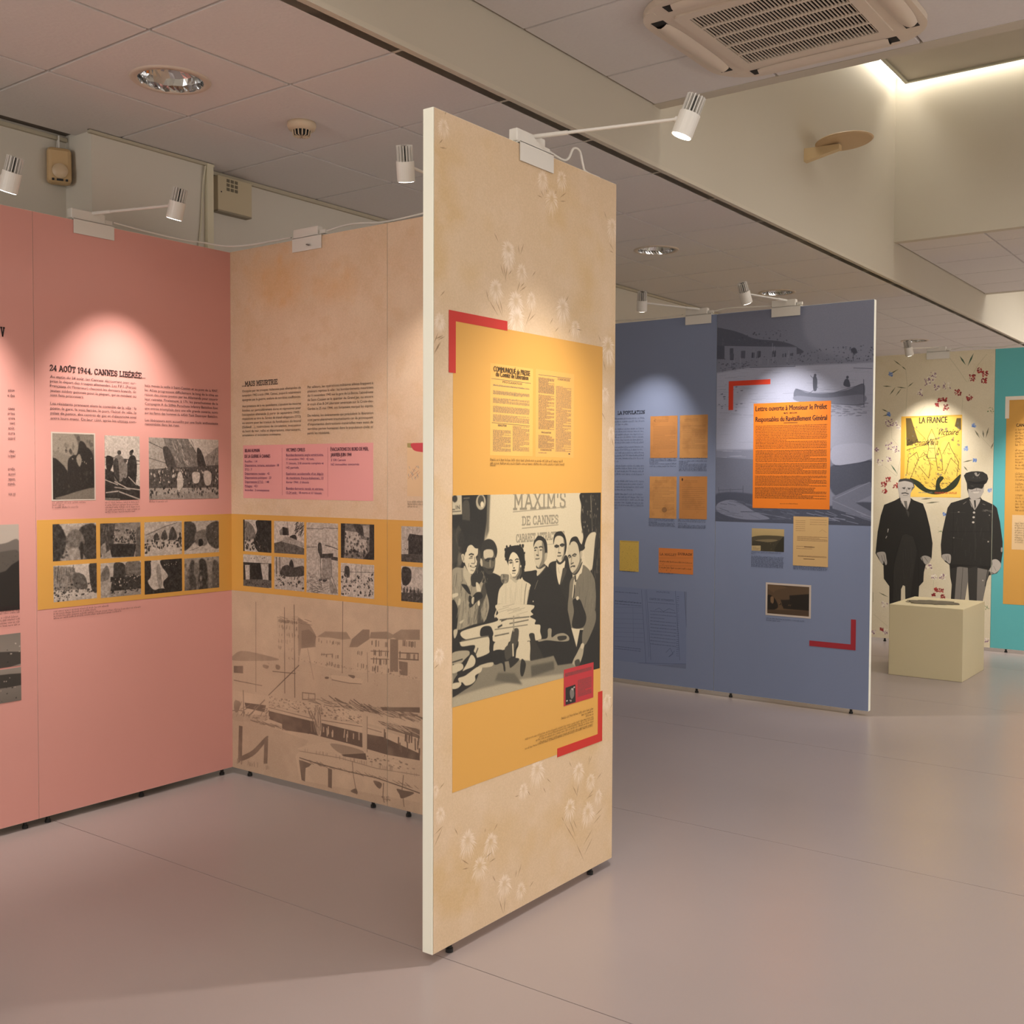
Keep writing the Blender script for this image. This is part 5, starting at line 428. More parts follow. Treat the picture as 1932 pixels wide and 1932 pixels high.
('floral', [0.5902, 0.0875, 1.0846, 1.4822], 0.4944, 0.8, 'printed_figure', 'cut-out print of a smiling man in peaked cap and dark uniform', 2, (0.05, 0.048, 0.042), (0.86, 0.82, 0.77), [(0.7683, 1.4444), (0.7852, 1.4672), (0.8281, 1.4796), (0.877, 1.4822), (0.9196, 1.4771), (0.9533, 1.4546), (0.963, 1.4192), (0.9515, 1.387), (0.9306, 1.3675), (0.9286, 1.3094), (0.9051, 1.2639), (0.9176, 1.2447), (0.998, 1.2064), (0.998, 0.6143), (0.9831, 0.6074), (0.9659, 0.5546), (0.9383, 0.3972), (0.9493, 0.1122), (0.8392, 0.1022), (0.8282, 0.3893), (0.8163, 0.5454), (0.7942, 0.3868), (0.8022, 0.0989), (0.6774, 0.0875), (0.6801, 0.3786), (0.6861, 0.511), (0.6724, 0.5761), (0.6644, 0.6812), (0.6293, 0.7058), (0.597, 0.7439), (0.5902, 0.8495), (0.5999, 0.9557), (0.6203, 1.062), (0.6406, 1.1679), (0.6682, 1.2111), (0.7704, 1.2456), (0.8133, 1.2625), (0.7968, 1.3274), (0.7929, 1.3794)], 'f 34\nsoft 1.5\ns 195 418 219 675 229 677 346 618 450 557 483 471 465 420 349\ns 28 405 206 686 204 675 258 590 269 443 257 434 440 410 349\ns 40 356 76 427 21 574 -3 683 23 745 113 722 165 674 178 576 166 454 179 405 180\ns 14 411 167 504 211 662 217 698 178 686 158 565 185 466 166\ns 170 525 30 562 23 575 62 611 30 599 68 575 88 544 75\nk 60 110 20 489 88 637 126 8 1\ns 28 418 245 541 256 663 242 652 294 566 282 493 309 432 296\nl 120 8 566 282 562 321\np 225 494 341 616 333 592 370 525 373\nl 60 5 482 341 628 331\ns 70 446 439 484 478 618 450 654 410 630 462 545 496 459 478\np 200 447 478 630 462 619 540 542 658 486 595\np 30 527 490 551 490 559 593 542 645\nl 14 6 447 478 543 684 643 475\nl 70 5 459 491 549 697 563 1502\ne 220 531 698 20 18\ne 220 526 778 20 18\ne 220 521 864 20 18\ne 190 284 697 16 10\ne 170 210 1136 13 11\ne 190 764 1182 13 13\nl 60 6 152 706 389 701\nh 70 130 16 682 642 816 691 40 6 8 10\ne 170 778 738 12 10\nl 18 8 202 653 197 1100 191 1547\nl 18 8 770 821 810 1077 806 1542\nl 60 5 159 1127 372 1159\nl 60 5 666 1134 824 1180\nl 14 7 158 1035 797 1013\nl 150 8 356 558 404 518\nl 150 8 668 552 705 565\nh 44 58 24 178 758 806 1516 160 6 92 8\ns 190 26 1436 158 1424 169 1548 142 1583 91 1539 40 1522\nl 80 5 89 1460 103 1525\nl 80 5 121 1445 135 1537\np 40 168 1627 274 1622 240 2203 250 2782 174 2789\np 135 274 1622 448 1639 458 1873 402 2191 424 2767 250 2782 240 2203\np 50 455 1651 589 1605 617 1798 599 2177 609 2750 486 2761\np 130 602 1630 784 1659 751 1855 696 2170 718 2740 596 2751 599 2177\nl 60 6 368 1643 340 2196\nl 40 12 766 1660 729 1934\ne 200 691 1839 13 13\ns 205 830 1489 901 1473 965 1534 964 1611 905 1691 834 1721 785 1672 831 1566\nl 120 5 855 1591 893 1666\nl 26 10 785 1685 858 1713\np 22 154 1588 807 1593 784 1659 589 1592 343 1618 168 1667\ns 180 964 1277 987 1276 985 1340 965 1341\nb .6\nn 8 3'),
('teal', [-0.4098, 0.0875, 0.0846, 1.4822], 0.4944, 0.8, 'printed_figure', 'sleeve and hand of the uniformed cut-out figure', 2, (0.05, 0.048, 0.042), (0.86, 0.82, 0.77), [(0.002, 1.2045), (0.0089, 1.2012), (0.0333, 1.176), (0.0592, 1.0612), (0.083, 0.8954), (0.0846, 0.8058), (0.0743, 0.7155), (0.0732, 0.6769), (0.0429, 0.6302), (0.0071, 0.6185), (0.002, 0.6161)], 'f 34\nsoft 1.5\ns 195 418 219 675 229 677 346 618 450 557 483 471 465 420 349\ns 28 405 206 686 204 675 258 590 269 443 257 434 440 410 349\ns 40 356 76 427 21 574 -3 683 23 745 113 722 165 674 178 576 166 454 179 405 180\ns 14 411 167 504 211 662 217 698 178 686 158 565 185 466 166\ns 170 525 30 562 23 575 62 611 30 599 68 575 88 544 75\nk 60 110 20 489 88 637 126 8 1\ns 28 418 245 541 256 663 242 652 294 566 282 493 309 432 296\nl 120 8 566 282 562 321\np 225 494 341 616 333 592 370 525 373\nl 60 5 482 341 628 331\ns 70 446 439 484 478 618 450 654 410 630 462 545 496 459 478\np 200 447 478 630 462 619 540 542 658 486 595\np 30 527 490 551 490 559 593 542 645\nl 14 6 447 478 543 684 643 475\nl 70 5 459 491 549 697 563 1502\ne 220 531 698 20 18\ne 220 526 778 20 18\ne 220 521 864 20 18\ne 190 284 697 16 10\ne 170 210 1136 13 11\ne 190 764 1182 13 13\nl 60 6 152 706 389 701\nh 70 130 16 682 642 816 691 40 6 8 10\ne 170 778 738 12 10\nl 18 8 202 653 197 1100 191 1547\nl 18 8 770 821 810 1077 806 1542\nl 60 5 159 1127 372 1159\nl 60 5 666 1134 824 1180\nl 14 7 158 1035 797 1013\nl 150 8 356 558 404 518\nl 150 8 668 552 705 565\nh 44 58 24 178 758 806 1516 160 6 92 8\ns 190 26 1436 158 1424 169 1548 142 1583 91 1539 40 1522\nl 80 5 89 1460 103 1525\nl 80 5 121 1445 135 1537\np 40 168 1627 274 1622 240 2203 250 2782 174 2789\np 135 274 1622 448 1639 458 1873 402 2191 424 2767 250 2782 240 2203\np 50 455 1651 589 1605 617 1798 599 2177 609 2750 486 2761\np 130 602 1630 784 1659 751 1855 696 2170 718 2740 596 2751 599 2177\nl 60 6 368 1643 340 2196\nl 40 12 766 1660 729 1934\ne 200 691 1839 13 13\ns 205 830 1489 901 1473 965 1534 964 1611 905 1691 834 1721 785 1672 831 1566\nl 120 5 855 1591 893 1666\nl 26 10 785 1685 858 1713\np 22 154 1588 807 1593 784 1659 589 1592 343 1618 168 1667\ns 180 964 1277 987 1276 985 1340 965 1341\nb .6\nn 8 3')]
TEXTS=[('pinkR', 'heading', 'slab', '231a1c', 0.0215, [(0.0673, 0.5233, 1.8595, '24 AOÛT 1944, CANNES LIBÉRÉE...')]),
('pinkR', 'body_text', 'sans', '4a3238', 0.0125, [(0.0689, 0.4749, 1.8286, 'Au matin du 24 août, les Cannois découvrent avec sur-'), (0.0689, 0.4748, 1.8097, 'prise le départ des troupes allemandes. Les F.F.I. (Forces'), (0.0688, 0.4747, 1.7906, 'Françaises de l’Intérieur) chassent les derniers fuyards, de'), (0.0688, 0.4746, 1.771, 'jeunes soldats polonais pour la plupart, qui se rendent ou'), (0.0687, 0.2208, 1.7526, 'sont faits prisonniers.'), (0.0686, 0.4754, 1.7174, 'Les résistants prennent alors le contrôle de la ville : la'), (0.0685, 0.4753, 1.6977, 'poste, la gare, la voie ferrée, le port, l’hôtel de ville, le'), (0.0685, 0.4752, 1.6777, 'palais de justice, des centres de gaz et d’électricité sont'), (0.0684, 0.4752, 1.6572, 'entre leurs mains. De leur côté, après les ultimes com-'), (0.5193, 0.9208, 1.8232, 'bats menés la veille à Saint-Cassien et au pont de la RN7,'), (0.5192, 0.9207, 1.8022, 'les Alliés progressent difficilement le long de la côte en'), (0.5191, 0.9206, 1.7826, 'raison des mines posées par les Allemands pour couvrir'), (0.519, 0.9205, 1.7621, 'leur retraite. Finalement, à 17h, les parachutistes de la'), (0.519, 0.9204, 1.7415, 'Compagnie A du 509th Parachute Infantry Battalion font'), (0.5189, 0.9203, 1.7208, 'une entrée triomphale dans une ville grande ouverte, suivis'), (0.5188, 0.9202, 1.7005, 'sur les flancs des hommes du 645th Tank Destroyer Battalion.'), (0.5187, 0.9201, 1.668, 'Les libérateurs sont accueillis par une foule enthousiaste'), (0.5186, 0.7027, 1.6508, 'rassemblée dans les rues.')]),
('pinkR', 'caption_text', 'rows', '3a2226', 0.006, [(0.0722, 0.2291, 1.3067, ''), (0.0722, 0.1354, 1.2969, ''), (0.0722, 0.1927, 1.287, ''), (0.3168, 0.4905, 1.303, ''), (0.3168, 0.4905, 1.2925, ''), (0.3167, 0.4905, 1.282, ''), (0.3167, 0.4904, 1.2714, ''), (0.3166, 0.465, 1.262, ''), (0.5388, 0.6401, 1.3028, ''), (0.073, 0.3379, 0.8528, ''), (0.073, 0.2718, 0.8423, ''), (0.073, 0.4887, 0.8324, ''), (0.0729, 0.393, 0.8232, '')]),
('pinkL', 'body_text', 'sans', '4a3238', 0.0125, [(0.8876, 0.9152, 1.7605, 'ation'), (0.8859, 0.9152, 1.7396, 'e des'), (0.8874, 0.915, 1.6876, 'caves'), (0.8857, 0.915, 1.6675, 'ortes'), (0.8889, 0.9149, 1.6483, 'entre'), (0.8937, 0.9149, 1.6291, 'sont'), (0.8872, 0.9148, 1.609, 'août,'), (0.8872, 0.9148, 1.589, 'aura'), (0.8855, 0.9147, 1.5681, 'ouard'), (0.8886, 0.9146, 1.5169, '-des-'), (0.8853, 0.9145, 1.4976, 'icipal'), (0.8836, 0.9144, 1.4448, 'orville,'), (0.8851, 0.9144, 1.4248, 'aussi'), (0.8851, 0.9143, 1.4047, 'aques,'), (0.8834, 0.9143, 1.3847, 'mands,'), (0.8849, 0.9142, 1.3447, 'sse et')]),
('pinkL', 'heading', 'slab', '231a1c', 0.034, [(0.8615, 0.876, 1.9785, 'V')]),
('pinkL', 'caption_text', 'rows', '3a2226', 0.006, [(0.8224, 0.9269, 0.8898, ''), (0.8224, 0.9269, 0.8819, ''), (0.8224, 0.9269, 0.8739, ''), (0.8224, 0.9268, 0.866, ''), (0.8223, 0.9268, 0.8489, ''), (0.8223, 0.9268, 0.8378, ''), (0.8223, 0.9267, 0.8266, ''), (0.8223, 0.9267, 0.8155, '')]),
('beige1', 'heading', 'slab', '231a1c', 0.021, [(0.0853, 0.3383, 1.8525, '...MAIS MEURTRIE')]),
('beige1', 'body_text', 'sans', '5a4c40', 0.0125, [(0.0865, 0.4952, 1.8236, 'Occupée par les troupes italiennes puis allemandes de'), (0.0863, 0.4951, 1.8031, 'novembre 1942 à août 1944, Cannes, jusque-là relativement'), (0.0862, 0.495, 1.7823, 'épargnée par la guerre, endure de terribles souffrances.'), (0.086, 0.4949, 1.7515, 'Aux privations de la vie quotidienne, s’ajoutent les mesures'), (0.0859, 0.4948, 1.7314, 'fondées sur particulièrement dures et répressives pour'), (0.0858, 0.4948, 1.7116, 'l’occupation allemande (à partir de septembre 1943) :'), (0.0857, 0.4947, 1.6917, 'réquisitions au titre du Service du travail obligatoire (STO)'), (0.0856, 0.4946, 1.6721, 'ou encore pour les travaux de fortification du littoral'), (0.0855, 0.4945, 1.6522, '(Südwall…), restrictions de circulation, évacuation'), (0.0854, 0.4945, 1.6323, 'du bord de mer, rafles et déportations, internements,'), (0.0852, 0.3612, 1.6136, 'arrestations et exécutions sommaires.'), (0.5395, 0.9496, 1.8227, 'Par ailleurs, les opérations militaires alliées frappent à'), (0.5394, 0.9496, 1.8037, 'plusieurs reprises la ville : les bombardements meurtriers'), (0.5393, 0.9495, 1.7841, 'du 11 novembre 1943 sur la gare de La Bocca, l’aérodrome'), (0.5393, 0.9495, 1.7644, 'de Saint-Cassien et le quartier du Grand Jas, ou encore'), (0.5392, 0.9495, 1.7447, 'le crash d’un B-24 Liberator américain sur la Croix-des-'), (0.5391, 0.9494, 1.7244, 'Gardes le 25 mai 1944, ont fortement marqué les esprits.'), (0.539, 0.9494, 1.6937, 'De même, les événements qui précèdent la libération'), (0.5389, 0.9493, 1.6742, 'sont particulièrement traumatisants car ils provoquent'), (0.5389, 0.9493, 1.6543, 'd’importantes destructions matérielles mais aussi de'), (0.5388, 0.9493, 1.634, 'terribles pertes humaines dans la population civile et'), (0.5387, 0.6822, 1.614, 'parmi les résistants.')]),
('beige1', 'box_heading', 'bold', '4a2436', 0.0165, [(0.1041, 0.2099, 1.5372, 'BILAN HUMAIN'), (0.1025, 0.2843, 1.5102, 'DE LA GUERRE À CANNES'), (0.395, 0.5216, 1.5373, 'VICTIMES CIVILES'), (0.6867, 0.9198, 1.5369, 'ÉVACUATIONS DU BORD DE MER,'), (0.6879, 0.8177, 1.5127, 'JANVIER-JUIN 1944')]),
('beige1', 'box_text', 'sans', '6a3a62', 0.0115, [(0.1038, 0.1922, 1.4882, 'Fusillés : 14'), (0.1037, 0.3456, 1.4698, 'Déportations, tortures, exécutions : 38'), (0.1036, 0.1548, 1.4495, 'STO : 7'), (0.1035, 0.2799, 1.4305, 'Déportations raciales : 42'), (0.1033, 0.2917, 1.4113, 'Déportations politiques : 23'), (0.1032, 0.2751, 1.3911, 'Déportations S.T.O. : 148'), (0.1031, 0.195, 1.371, 'Pillages : 421'), (0.103, 0.2782, 1.3519, 'Incendies : 3 conséquences'), (0.3949, 0.6421, 1.5167, 'Bombardements anglo-américains,'), (0.3949, 0.5822, 1.4974, '11 novembre 1943 : 42 tués,'), (0.3948, 0.6432, 1.4781, '71 blessés, 218 sinistrés complets et'), (0.3947, 0.4819, 1.4585, '142 partiels.'), (0.3946, 0.6418, 1.4304, 'Explosion accidentelle d’un dépôt'), (0.3945, 0.6417, 1.411, 'de munitions franco-italiennes, 10'), (0.3944, 0.5472, 1.3912, 'février 1944 : 3 blessés'), (0.3943, 0.6416, 1.3625, 'Bombardements navals et aériens,'), (0.3942, 0.633, 1.3433, '15-24 août : 18 morts et 61 blessés.'), (0.689, 0.7826, 1.4918, '2 100 Cannois'), (0.6889, 0.8655, 1.4726, '162 immeubles concernés')]),
('beige1', 'box_rule', 'rule', '9c5f6c', 0.002, [(0.1037, 0.3117, 1.4676, ''), (0.1034, 0.2455, 1.4284, ''), (0.1033, 0.2586, 1.4092, ''), (0.1032, 0.2386, 1.3891, ''), (0.1031, 0.1578, 1.369, ''), (0.3949, 0.6421, 1.5147, ''), (0.3946, 0.6418, 1.4286, ''), (0.3945, 0.6417, 1.4092, ''), (0.3943, 0.6416, 1.3608, ''), (0.3942, 0.4719, 1.3409, '')]),
('beige2', 'caption_text', 'rows', '231a1c', 0.006, [(0.1164, 0.2789, 1.3156, ''), (0.1164, 0.3299, 1.3049, ''), (0.1163, 0.1748, 1.2947, '')]),
('central', 'heading', 'bold', '4a3a20', 0.017, [(0.2889, 0.485, 1.758, 'COMMUNIQUÉ de PRESSE'), (0.3009, 0.4754, 1.743, 'du Comité de Libération')]),
('central', 'caption_text', 'rows', '231a1c', 0.0062, [(0.2726, 0.6825, 1.476, ''), (0.2726, 0.6914, 1.4651, ''), (0.2726, 0.3028, 1.4591, '')]),
('central', 'caption_text', 'rows', '231a1c', 0.0062, [(0.6796, 0.8902, 0.5846, ''), (0.8096, 0.8903, 0.5746, ''), (0.8382, 0.8904, 0.5648, '')]),
('central', 'body_text', 'rows', '5a4426', 0.0055, [(0.4657, 0.8905, 0.555, ''), (0.5479, 0.8906, 0.5471, ''), (0.5278, 0.8907, 0.5383, ''), (0.548, 0.8908, 0.5288, ''), (0.4658, 0.8909, 0.5237, '')]),
('blueL', 'heading', 'slab', '1c2230', 0.021, [(0.276, 0.4926, 1.863, 'LA POPULATION')]),
('blueL', 'body_text', 'rows', '3a4258', 0.0085, [(0.2134, 0.4901, 1.8277, ''), (0.2134, 0.4901, 1.8073, ''), (0.2133, 0.3634, 1.7882, ''), (0.2132, 0.4901, 1.7553, ''), (0.2131, 0.4901, 1.7372, ''), (0.2131, 0.4901, 1.7168, ''), (0.213, 0.4901, 1.6987, ''), (0.2129, 0.4901, 1.6783, ''), (0.2129, 0.4901, 1.6601, ''), (0.2128, 0.4901, 1.6284, ''), (0.2127, 0.4901, 1.6093, ''), (0.2126, 0.4901, 1.5879, ''), (0.2126, 0.4901, 1.5697, ''), (0.2125, 0.4901, 1.5493, ''), (0.2124, 0.2829, 1.5288, ''), (0.2123, 0.4901, 1.4969, ''), (0.2123, 0.49, 1.4787, ''), (0.2122, 0.49, 1.4591, ''), (0.2121, 0.49, 1.4386, ''), (0.212, 0.49, 1.3898, ''), (0.2119, 0.49, 1.3692, ''), (0.2118, 0.49, 1.3487, ''), (0.2118, 0.4037, 1.3298, ''), (0.2117, 0.49, 1.2984, ''), (0.2116, 0.49, 1.2778, ''), (0.2115, 0.49, 1.2595, ''), (0.2115, 0.49, 1.2389, ''), (0.2114, 0.49, 1.2206, ''), (0.2113, 0.2821, 1.1997, '')]),
('blueL', 'caption_text', 'rows', '2c3448', 0.0075, [(0.5327, 0.7396, 1.5444, ''), (0.5327, 0.7396, 1.5342, ''), (0.5327, 0.6024, 1.523, ''), (0.5327, 0.7397, 1.511, ''), (0.5327, 0.7397, 1.4941, ''), (0.759, 0.9659, 1.5463, ''), (0.759, 0.966, 1.5288, ''), (0.759, 0.8264, 1.5178, ''), (0.7591, 0.9661, 1.5069, ''), (0.7591, 0.9662, 1.496, ''), (0.7591, 0.9663, 1.485, ''), (0.7592, 0.9663, 1.4749, ''), (0.7592, 0.9664, 1.4653, ''), (0.5303, 0.7358, 1.1304, ''), (0.5303, 0.7359, 1.1214, ''), (0.5303, 0.6004, 1.1103, ''), (0.5304, 0.7359, 1.1034, ''), (0.5304, 0.7359, 1.0944, ''), (0.5304, 0.7359, 1.0854, ''), (0.7553, 0.9657, 1.1329, ''), (0.7553, 0.9658, 1.1218, ''), (0.7554, 0.8231, 1.1063, ''), (0.7554, 0.9659, 1.0953, ''), (0.7554, 0.966, 1.0865, ''), (0.7555, 0.966, 1.0798, '')]),
('blueL', 'caption_text', 'rows', '2c3448', 0.0075, [(0.2972, 0.4309, 0.7588, ''), (0.6096, 0.7244, 0.7612, '')]),
('blueR', 'caption_text', 'rows', '2c3448', 0.0075, [(0.258, 0.4626, 0.9362, ''), (0.2581, 0.2926, 0.926, ''), (0.2582, 0.4773, 0.9093, ''), (0.2583, 0.4774, 0.9012, ''), (0.2584, 0.4775, 0.8931, ''), (0.2584, 0.4776, 0.885, ''), (0.2585, 0.4777, 0.8769, ''), (0.2586, 0.4778, 0.8688, ''), (0.2587, 0.4779, 0.8607, ''), (0.2587, 0.4779, 0.8526, ''), (0.2588, 0.478, 0.8445, ''), (0.5427, 0.766, 0.8596, ''), (0.5428, 0.7661, 0.8518, ''), (0.5429, 0.7589, 0.8438, ''), (0.3654, 0.6244, 0.5146, ''), (0.3655, 0.4627, 0.5012, '')]),
('blueR', 'poster_heading', 'bold', '241410', 0.034, [(0.2772, 0.7469, 1.8515, 'Lettre ouverte à Monsieur le Préfet'), (0.2778, 0.7479, 1.7824, 'Responsables du Ravitaillement Général')]),
('blueR', 'poster_subheading', 'bold', '241410', 0.014, [(0.4669, 0.5571, 1.8289, 'et aux')]),
('floral', 'poster_heading', 'bold', '2c2410', 0.055, [(0.3935, 0.6263, 1.8974, 'LA FRANCE')]),
('floral', 'poster_script', 'script', '2c2410', 0.055, [(0.5577, 0.7206, 1.7915, 'Victoire'), (0.2903, 0.5544, 1.707, 'Gde Croisade de la')]),
('teal', 'heading', 'bold', '231a1c', 0.026, [(0.1712, 0.2818, 1.8491, 'CANNES')]),
('teal', 'body_text', 'rows', '6a4a22', 0.0135, [(0.1656, 0.3423, 1.8157, ''), (0.1661, 0.3427, 1.7911, ''), (0.1665, 0.3432, 1.7665, ''), (0.167, 0.3436, 1.7419, ''), (0.1674, 0.3441, 1.7173, ''), (0.1679, 0.3445, 1.6926, ''), (0.1687, 0.3454, 1.6467, ''), (0.1691, 0.3458, 1.6221, ''), (0.1696, 0.3463, 1.5974, ''), (0.17, 0.3467, 1.5728, ''), (0.1705, 0.3472, 1.5482, ''), (0.1709, 0.3476, 1.5235, ''), (0.1714, 0.3481, 1.4989, ''), (0.1722, 0.3489, 1.4529, ''), (0.1726, 0.3494, 1.4282, ''), (0.1731, 0.3498, 1.4036, ''), (0.1737, 0.3505, 1.3674, ''), (0.1742, 0.3509, 1.3428, ''), (0.1746, 0.3514, 1.3181, ''), (0.1754, 0.3521, 1.277, ''), (0.1758, 0.3526, 1.2523, ''), (0.1763, 0.353, 1.2277, ''), (0.1767, 0.3535, 1.203, ''), (0.1771, 0.3539, 1.1783, ''), (0.1776, 0.3544, 1.1536, '')]),
('teal', 'caption_text', 'rows', '6a5a40', 0.012, [(0.1749, 0.3563, 1.0465, ''), (0.1753, 0.3567, 1.0268, ''), (0.1756, 0.3571, 1.007, ''), (0.176, 0.3574, 0.9872, ''), (0.1764, 0.3578, 0.9675, ''), (0.1767, 0.3581, 0.9477, ''), (0.1771, 0.3585, 0.9279, ''), (0.1774, 0.3589, 0.9082, ''), (0.1778, 0.3592, 0.8884, '')])]
FLATS=[('pinkR', [(0.004, 0.8688, 1.0, 1.2398)], 'YEL', 'yellow_band', 'plain ochre yellow band across the panel', 1.8), ('beige1', [(0.0, 0.8688, 1.03, 1.2398)], 'YEL', 'yellow_band', 'plain ochre yellow band across the panel', 1.8), ('beige2', [(0.0, 0.8688, 1.03, 1.2398)], 'YEL', 'yellow_band', 'plain ochre yellow band across the panel', 1.8), ('beige1', [(0.0898, 1.3178, 0.9479, 1.5702)], 'e09c98', 'caption_box', 'pink information box', 1.8), ('beige1', [(0.365, 1.3346, 0.3663, 1.5544), (0.6678, 1.3325, 0.669, 1.5531)], 'a85f64', 'divider_line', 'thin dark pink dividing lines', 2.2), ('central', [(0.0909, 0.4676, 0.9372, 1.8965)], 'YEL', 'yellow_field', 'tall ochre yellow printed rectangle', 1.8), ('central', [(0.0702, 1.8917, 0.3608, 1.9219), (0.0702, 1.7367, 0.1025, 1.9219)], 'RED', 'corner_bracket', 'red bracket at the top left corner', 2.8), ('central', [(0.657, 0.4576, 0.9509, 0.4882), (0.9201, 0.4576, 0.9509, 0.6425)], 'RED', 'corner_bracket', 'red bracket at the bottom right corner', 2.8), ('blueR', [(0.0866, 2.0213, 0.375, 2.0533), (0.0866, 1.8648, 0.1193, 2.0533)], 'ORED', 'corner_bracket', 'red bracket over the mural', 2.8), ('blueR', [(0.6542, 0.367, 0.9468, 0.401), (0.9161, 0.367, 0.9468, 0.5559)], 'ORED2', 'corner_bracket', 'crimson bracket at the bottom right corner', 2.8), ('teal', [(0.0939, 0.3777, 0.95, 2.0785)], 'YEL', 'yellow_field', 'tall ochre yellow printed rectangle', 1.8), ('teal', [(0.0841, 2.0701, 0.5, 2.1006), (0.0855, 1.9184, 0.1147, 2.1006)], 'e8dccb', 'corner_bracket', 'pale bracket at the top left corner', 2.8), ('teal', [(0.1532, 0.8343, 0.6, 1.1204)], 'd9b98c', 'document_print', 'cream printed document', 2.2)]
CREAM = mat('f0eede', .5); BLACK = mat('141312', .5)
def panel(key, label, loc, rz, width, color, feet=(.12, .88)):
    t = thing('exhibition_panel', label, 'panel', (loc[0], loc[1], 0), rz, 'printed exhibition panels standing in the hall')
    obj('board', B(.001, width-.001, .001, .04, .03, 2.53, bev=.0012), CREAM, t)
    if color:
        obj('printed_face', B(.0008, width-.0008, -.0004, .001, .0315, 2.5285), mat(color, .55, .015, 5.), t)
    for f in feet:
        bm = bmesh.new(); tube(bm, (f*width, .02, 0), (f*width, .02, .012), .012); tube(bm, (f*width, .02, .01), (f*width, .02, .031), .008); obj('levelling_foot', bm, BLACK, t)
    panels[key] = t
panels = {}
HX = -math.pi/2
panel('pinkR', 'pink panel headed 24 AOÛT 1944 with a yellow band of eight photographs', (2.385, 4.2), 0, 1.0, 'd3978d', (.05, .5, .95))
panel('pinkL', 'pink panel at the left edge of the photo, next to the 24 AOÛT panel', (1.385, 4.2), 0, 1.0, 'd3978d', (.05, .95))
panel('beige1', 'beige panel headed MAIS MEURTRIE above a sepia harbour mural', (3.385, 4.2), HX, 1.03, None, (.1, .9))
panel('beige2', 'beige panel mostly hidden behind the tall free-standing panel', (3.385, 3.168), HX, 1.03, None, (.1, .9))
panel('central', 'tan daisy-patterned free-standing panel in the middle with a yellow field and group portrait', (2.4, 2.066), 0, 1.03, None, (.1, .88))
panel('blueL', 'blue panel headed LA POPULATION with four typed letters', (6.53, 4.186), HX, 1.03, '7c87a3', (.1, .87))
panel('blueR', 'blue panel with a misty boat mural and a bright orange notice', (6.53, 3.155), HX, 1.03, '7c87a3', (.11, .89))
panel('floral', 'floral wallpaper panel behind the plinth with two cut-out men', (9.62, 3.12), HX, 1.0, None)
panel('teal', 'teal panel with a yellow field at the right edge of the photo', (9.62, 2.119), HX, 1.0, '5cb0b2')
panel('hidden', 'panel behind the blue panel and left of the floral one', (9.62, 4.121), HX, 1.0, 'cdbf9c')
# the backs of panels seen past the central one
def emit_png_material(A, name):
    h, wd, _ = A.shape; im = bpy.data.images.new(name, wd, h); px = np.ones((h, wd, 4), np.float32); px[..., :3] = A[::-1]; im.pixels.foreach_set(px.ravel()); im.pack()
    m = bpy.data.materials.new('print_'+name); m.use_nodes = True; nt = m.node_tree; b = nt.nodes['Principled BSDF']; b.inputs['Roughness'].default_value = .55
    t = nt.nodes.new('ShaderNodeTexImage'); t.image = im; t.extension = 'EXTEND'; nt.links.new(t.outputs['Color'], b.inputs['Base Color']); return m
for i, (pk, r, wfull, ppm, nm, lb, z, lo, hi, cut, ops) in enumerate(PRINTS):
    par = panels[pk]; u0, z0, u1, z1 = r; A = paint(wfull*1000, (z1-z0)*1000, ops, ppm, lo, hi, seed=i+3); m = emit_png_material(A, nm)
    y = -z*.0007; zo = .03
    poly = [(u0, z0), (u1, z0), (u1, z1), (u0, z1)] if not cut else cut
    xm = par_w = .997 if pk != 'central' else 1.03
    bm = bmesh.new(); vf = [bm.verts.new((a, y, b+zo)) for a, b in poly]; vb = [bm.verts.new((a, y+.0006, b+zo)) for a, b in poly]
    n = len(poly)
    if cut:
        from mathutils.geometry import tessellate_polygon
        for tr in tessellate_polygon([[Vector((a, b, 0)) for a, b in poly]]): bm.faces.new([vf[k] for k in tr])
    else: bm.faces.new(vf)
    for k in range(n): bm.faces.new((vf[k], vb[k], vb[(k+1) % n], vf[(k+1) % n]))
    uv = bm.loops.layers.uv.new('UVMap')
    for fc in bm.faces:
        for lp in fc.loops: lp[uv].uv = ((lp.vert.co.x-(u1-wfull))/wfull, (lp.vert.co.z-zo-z0)/(z1-z0))
    obj(nm, bm, m, par, lb)
for pk, rs, colr, nm, lb, z in FLATS:
    if len(rs) == 2 and nm == 'corner_bracket':
        (a0, b0, a1, b1), (c0, d0, c1, d1) = rs
        P = [(a0, b1), (a0, d0), (c1, d0), (c1, b0), (a1, b0), (a1, b1)] if abs(d1-b1) < 1e-6 else [(c1, d1), (c1, b0), (a0, b0), (a0, b1), (c0, b1), (c0, d1)]
        bm = bmesh.new(); y = -z*.0007; vf = [bm.verts.new((a, y, b+.03)) for a, b in P]; vb = [bm.verts.new((a, y+.0005, b+.03)) for a, b in P]
        bm.faces.new(vf); bm.faces.new(vb[::-1])
        for k in range(6): bm.faces.new((vf[k], vb[k], vb[(k+1) % 6], vf[(k+1) % 6]))
        obj(nm, bm, mat(colr, .55), panels[pk], lb); continue
    for u0, z0, u1, z1 in rs: obj(nm, B(u0, u1, -z*.0007, -z*.0007+.0006, z0+.03, z1+.03), mat(colr, .55), panels[pk], lb)
for pk, nm, st, colr, h, ls in TEXTS:
    text_part(panels[pk], nm, st, colr, h, [(a, b, c+.03, t) for a, b, c, t in ls], .0026)
